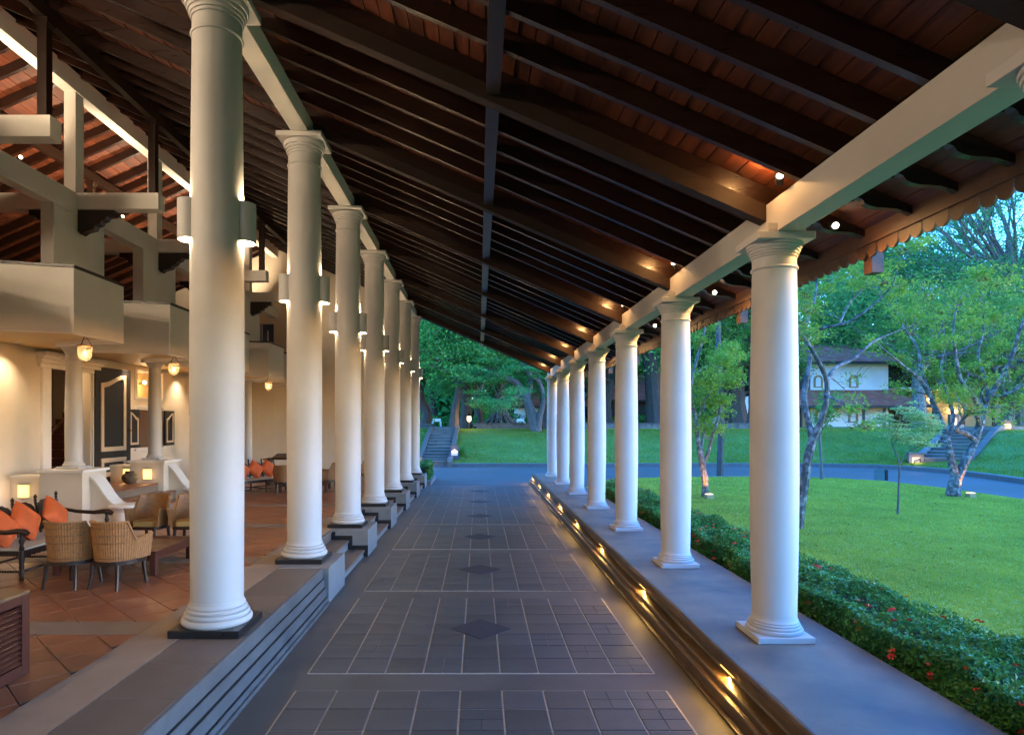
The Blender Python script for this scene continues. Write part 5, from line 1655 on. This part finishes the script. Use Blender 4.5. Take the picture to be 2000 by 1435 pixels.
def stair(label, a, b_, width, n, z0, z1, side_h, name='garden_stair'):
    a, b_ = Vector((*a, 0)), Vector((*b_, 0)); L = (b_-a).length; ang = math.atan2(b_.y-a.y, b_.x-a.x)
    t = thing(name, label, 'stairs', (a.x, a.y, 0), ang)
    dirv = (b_-a).normalized()
    def zz_(u): return max(terrain(a.x+dirv.x*min(u,L), a.y+dirv.y*min(u,L)), .12) + .13
    for i in range(n):
        u0, u1 = L*i/n, L*(i+1)/n; z = zz_((u0+u1)/2)
        m = MB(); m.cbox(u0-.03, u1+.1, -width/2, width/2, z-.07, z, .012); m.build('tread', 'slab_concrete', t)
        m = MB(); m.box(u0, u1+.1, -width/2+.01, width/2-.01, z0-.25, z-.071); m.build('riser', 'stone_wall', t)
    for s_ in (-1, 1):
        y0 = s_*(width/2+.02); y1 = s_*(width/2+.26)
        m = MB(); m.prism([(-.2,z0-.3),(L+.3,z0-.3)] + [(L*q/8+.1, zz_(L*q/8)+side_h) for q in range(8,-1,-1)] + [(-.2, z0+side_h+.12)], 'y', min(y0,y1), max(y0,y1)); m.build('side_wall', 'stone_wall' if 'right' in label else 'slab_concrete', t)
    return t
stair('pale garden stair climbing the bank beyond the last tall column', (-2.28, 32.5), (-2.15, 40.6), 1.35, 13, .05, TER-.12, .10)
stair('stone garden stair climbing the bank on the right', (22.0, 30.4), (28.7, 36.5), 1.8, 14, .08, TER+.05, .18)
b = MB(); b.box(-3.0, -1.3, 40.6, 60, TER-.2, TER+.01); struct(b.build('garden_path', 'walk_concrete'))
b = MB(); b.prism([(28.3,38.0),(29.6,36.0),(52,41),(52,43.5)], 'z', TER-.1, TER+.06); struct(b.build('terrace_path', 'walk_concrete'))
def lamp_pillar(lab, loc, w, h, face, e):
    t = thing('lamp_pillar', lab, 'lamp', loc, face, 'stone lamp pillars of the garden stairs')
    m = MB(); m.box(-w/2,w/2,-w/2+.10,w/2,0,h); m.box(-w/2,-w*.28,-w/2,-w/2+.099,0,h); m.box(w*.28,w/2,-w/2,-w/2+.099,0,h); m.box(-w*.279,w*.279,-w/2,-w/2+.099,h*.76,h); m.box(-w*.279,w*.279,-w/2,-w/2+.099,0,h*.22)
    m.build('pillar', 'stone_wall', t)
    m = MB(); m.box(-w*.27,w*.27,-w/2+.06,-w/2+.098,h*.23,h*.75); m.build('glowing_niche', 'niche_glow', t)
    m = MB(); m.cbox(-w/2-.04,w/2+.04,-w/2-.04,w/2+.04,h+.002,h+.06,.01); m.build('cap', 'stone_wall', t)
    lamp('POINT', 'lamp_light', (0,-w/2-.25,h*.5), e, parent=t, radius=.1)
    return t
lamp_pillar('stone pillar lamp at the foot of the right garden stair', (21.30, 31.35, .05), .62, .66, R(-25), 5)
lamp_pillar('stone pillar lamp at the top of the right garden stair', (28.9, 35.2, TER-.15), .6, .5, R(-30), 5)
lamp_pillar('small stone pillar lamp left of the right stair head', (28.3, 38.3, TER-.05), .45, .8, R(-20), 4)
lamp_pillar('small stone pillar lamp at the foot of the pale garden stair', (-3.05, 32.3, .0), .3, .42, R(20), 5)
t = thing('path_lamp', 'glowing lantern on a post beside the dark tree trunk', 'lamp', (-.62, 41.2, TER-.18))
m = MB(); m.tube([(0,0,0),(0,0,.55)], .035, 8); m.build('post', 'iron', t)
MB().lathe([(.06,.55),(.13,.62),(.13,.86),(.06,.9)], seg=10).build('lantern', 'lantern_glow', t)
MB().lathe([(.19,.88),(.03,1.04),(.01,1.06)], seg=10).build('roof', 'iron', t)
lamp('POINT', 'lamp_light', (0,-.3,.7), 22, parent=t, radius=.1)
# lit sign on the bank
t = thing('lit_sign', 'dark arch-topped sign with a glowing picture at the foot of the bank', 'sign', (-1.27, 33.6, .30), R(4))
def arch_poly(w, h, z0): return [(-w/2,z0),(w/2,z0)] + [(w/2*math.cos(math.pi*k/12), z0+h-w/2+w/2*math.sin(math.pi*k/12)) for k in range(13)]
b = MB(); b.prism(arch_poly(.46,.80,.0), 'y', -.05, .05); b.build('board', 'sign_dark', t)
b = MB(); b.prism([(-.165,.36),(.165,.36),(.165,.45),(.13,.48),(.05,.53),(0,.56),(-.05,.53),(-.13,.48),(-.165,.45)], 'y', -.062, -.051); b.build('glowing_roof_picture', 'sign_glow', t)
b = MB(); b.box(-.165,.165,-.061,-.051,.22,.358); b.build('pale_panel', 'sign_pink', t)
lamp('POINT', 'sign_light', (0,-.35,.6), 1, parent=t)
t = thing('broadleaf_plant', 'leafy dark green plant growing behind the lit sign', 'plant', (-.95, 34.4, .42))
m = MB()
for i in range(34):
    a = random.uniform(0, 2*math.pi); l = random.uniform(.45,.95); e = random.uniform(.5,1.2); w = random.uniform(.06,.10)
    pv = []
    for k in range(5):
        u = k/4; r = l*u*.75*math.cos(e*.6); z = l*u*math.sin(e) - .25*l*u*u
        c = Vector((r*math.cos(a), r*math.sin(a), z+.05)); s_ = Vector((-math.sin(a), math.cos(a), 0))*w*math.sin(math.pi*min(.98, .08+.92*u))
        pv += [c-s_, c+s_]
    m.add(pv, [(2*k,2*k+1,2*k+3,2*k+2) for k in range(4)], True)
m.build('leaves', 'leaf_mid', t)
# garden uplights
for x_, y_, lab, tgt in ((6.47, 18.05, 'brick garden uplight at the foot of the forked young tree', (6.45,18.5,1.6)), (14.05, 18.35, 'brick garden uplight beside the forked tree by the road', (13.8,18.55,1.6))):
    t = thing('garden_uplight', lab, 'garden light', (x_, y_, .08), R(10), 'brick uplights on the lawn')
    m = MB(); m.cbox(-.11,.11,-.08,.08,0,.13,.008); m.build('brick_box', 'house_ochre', t)
    m = MB(); m.box(-.09,.09,-.06,.06,.131,.14); m.build('lens', 'lantern_glow', t)
    lamp('SPOT', 'uplight_lamp', (x_-.0, y_-.05, .24), 30, target=tgt, angle=95, blend=.8, col=(1,.36,.06))
# glass panel by the road
t = thing('glass_panel', 'small clear glass panel with a dark post at the lawn edge', 'glass panel', (15.0, 24.0, .07), R(-8))
b = MB(); b.box(-.22, .17, -.008, .008, .0, .42); b.build('pane', 'clear_glass', t)
b = MB(); b.box(.171, .25, -.04, .04, 0, .40); b.build('post', 'iron', t)
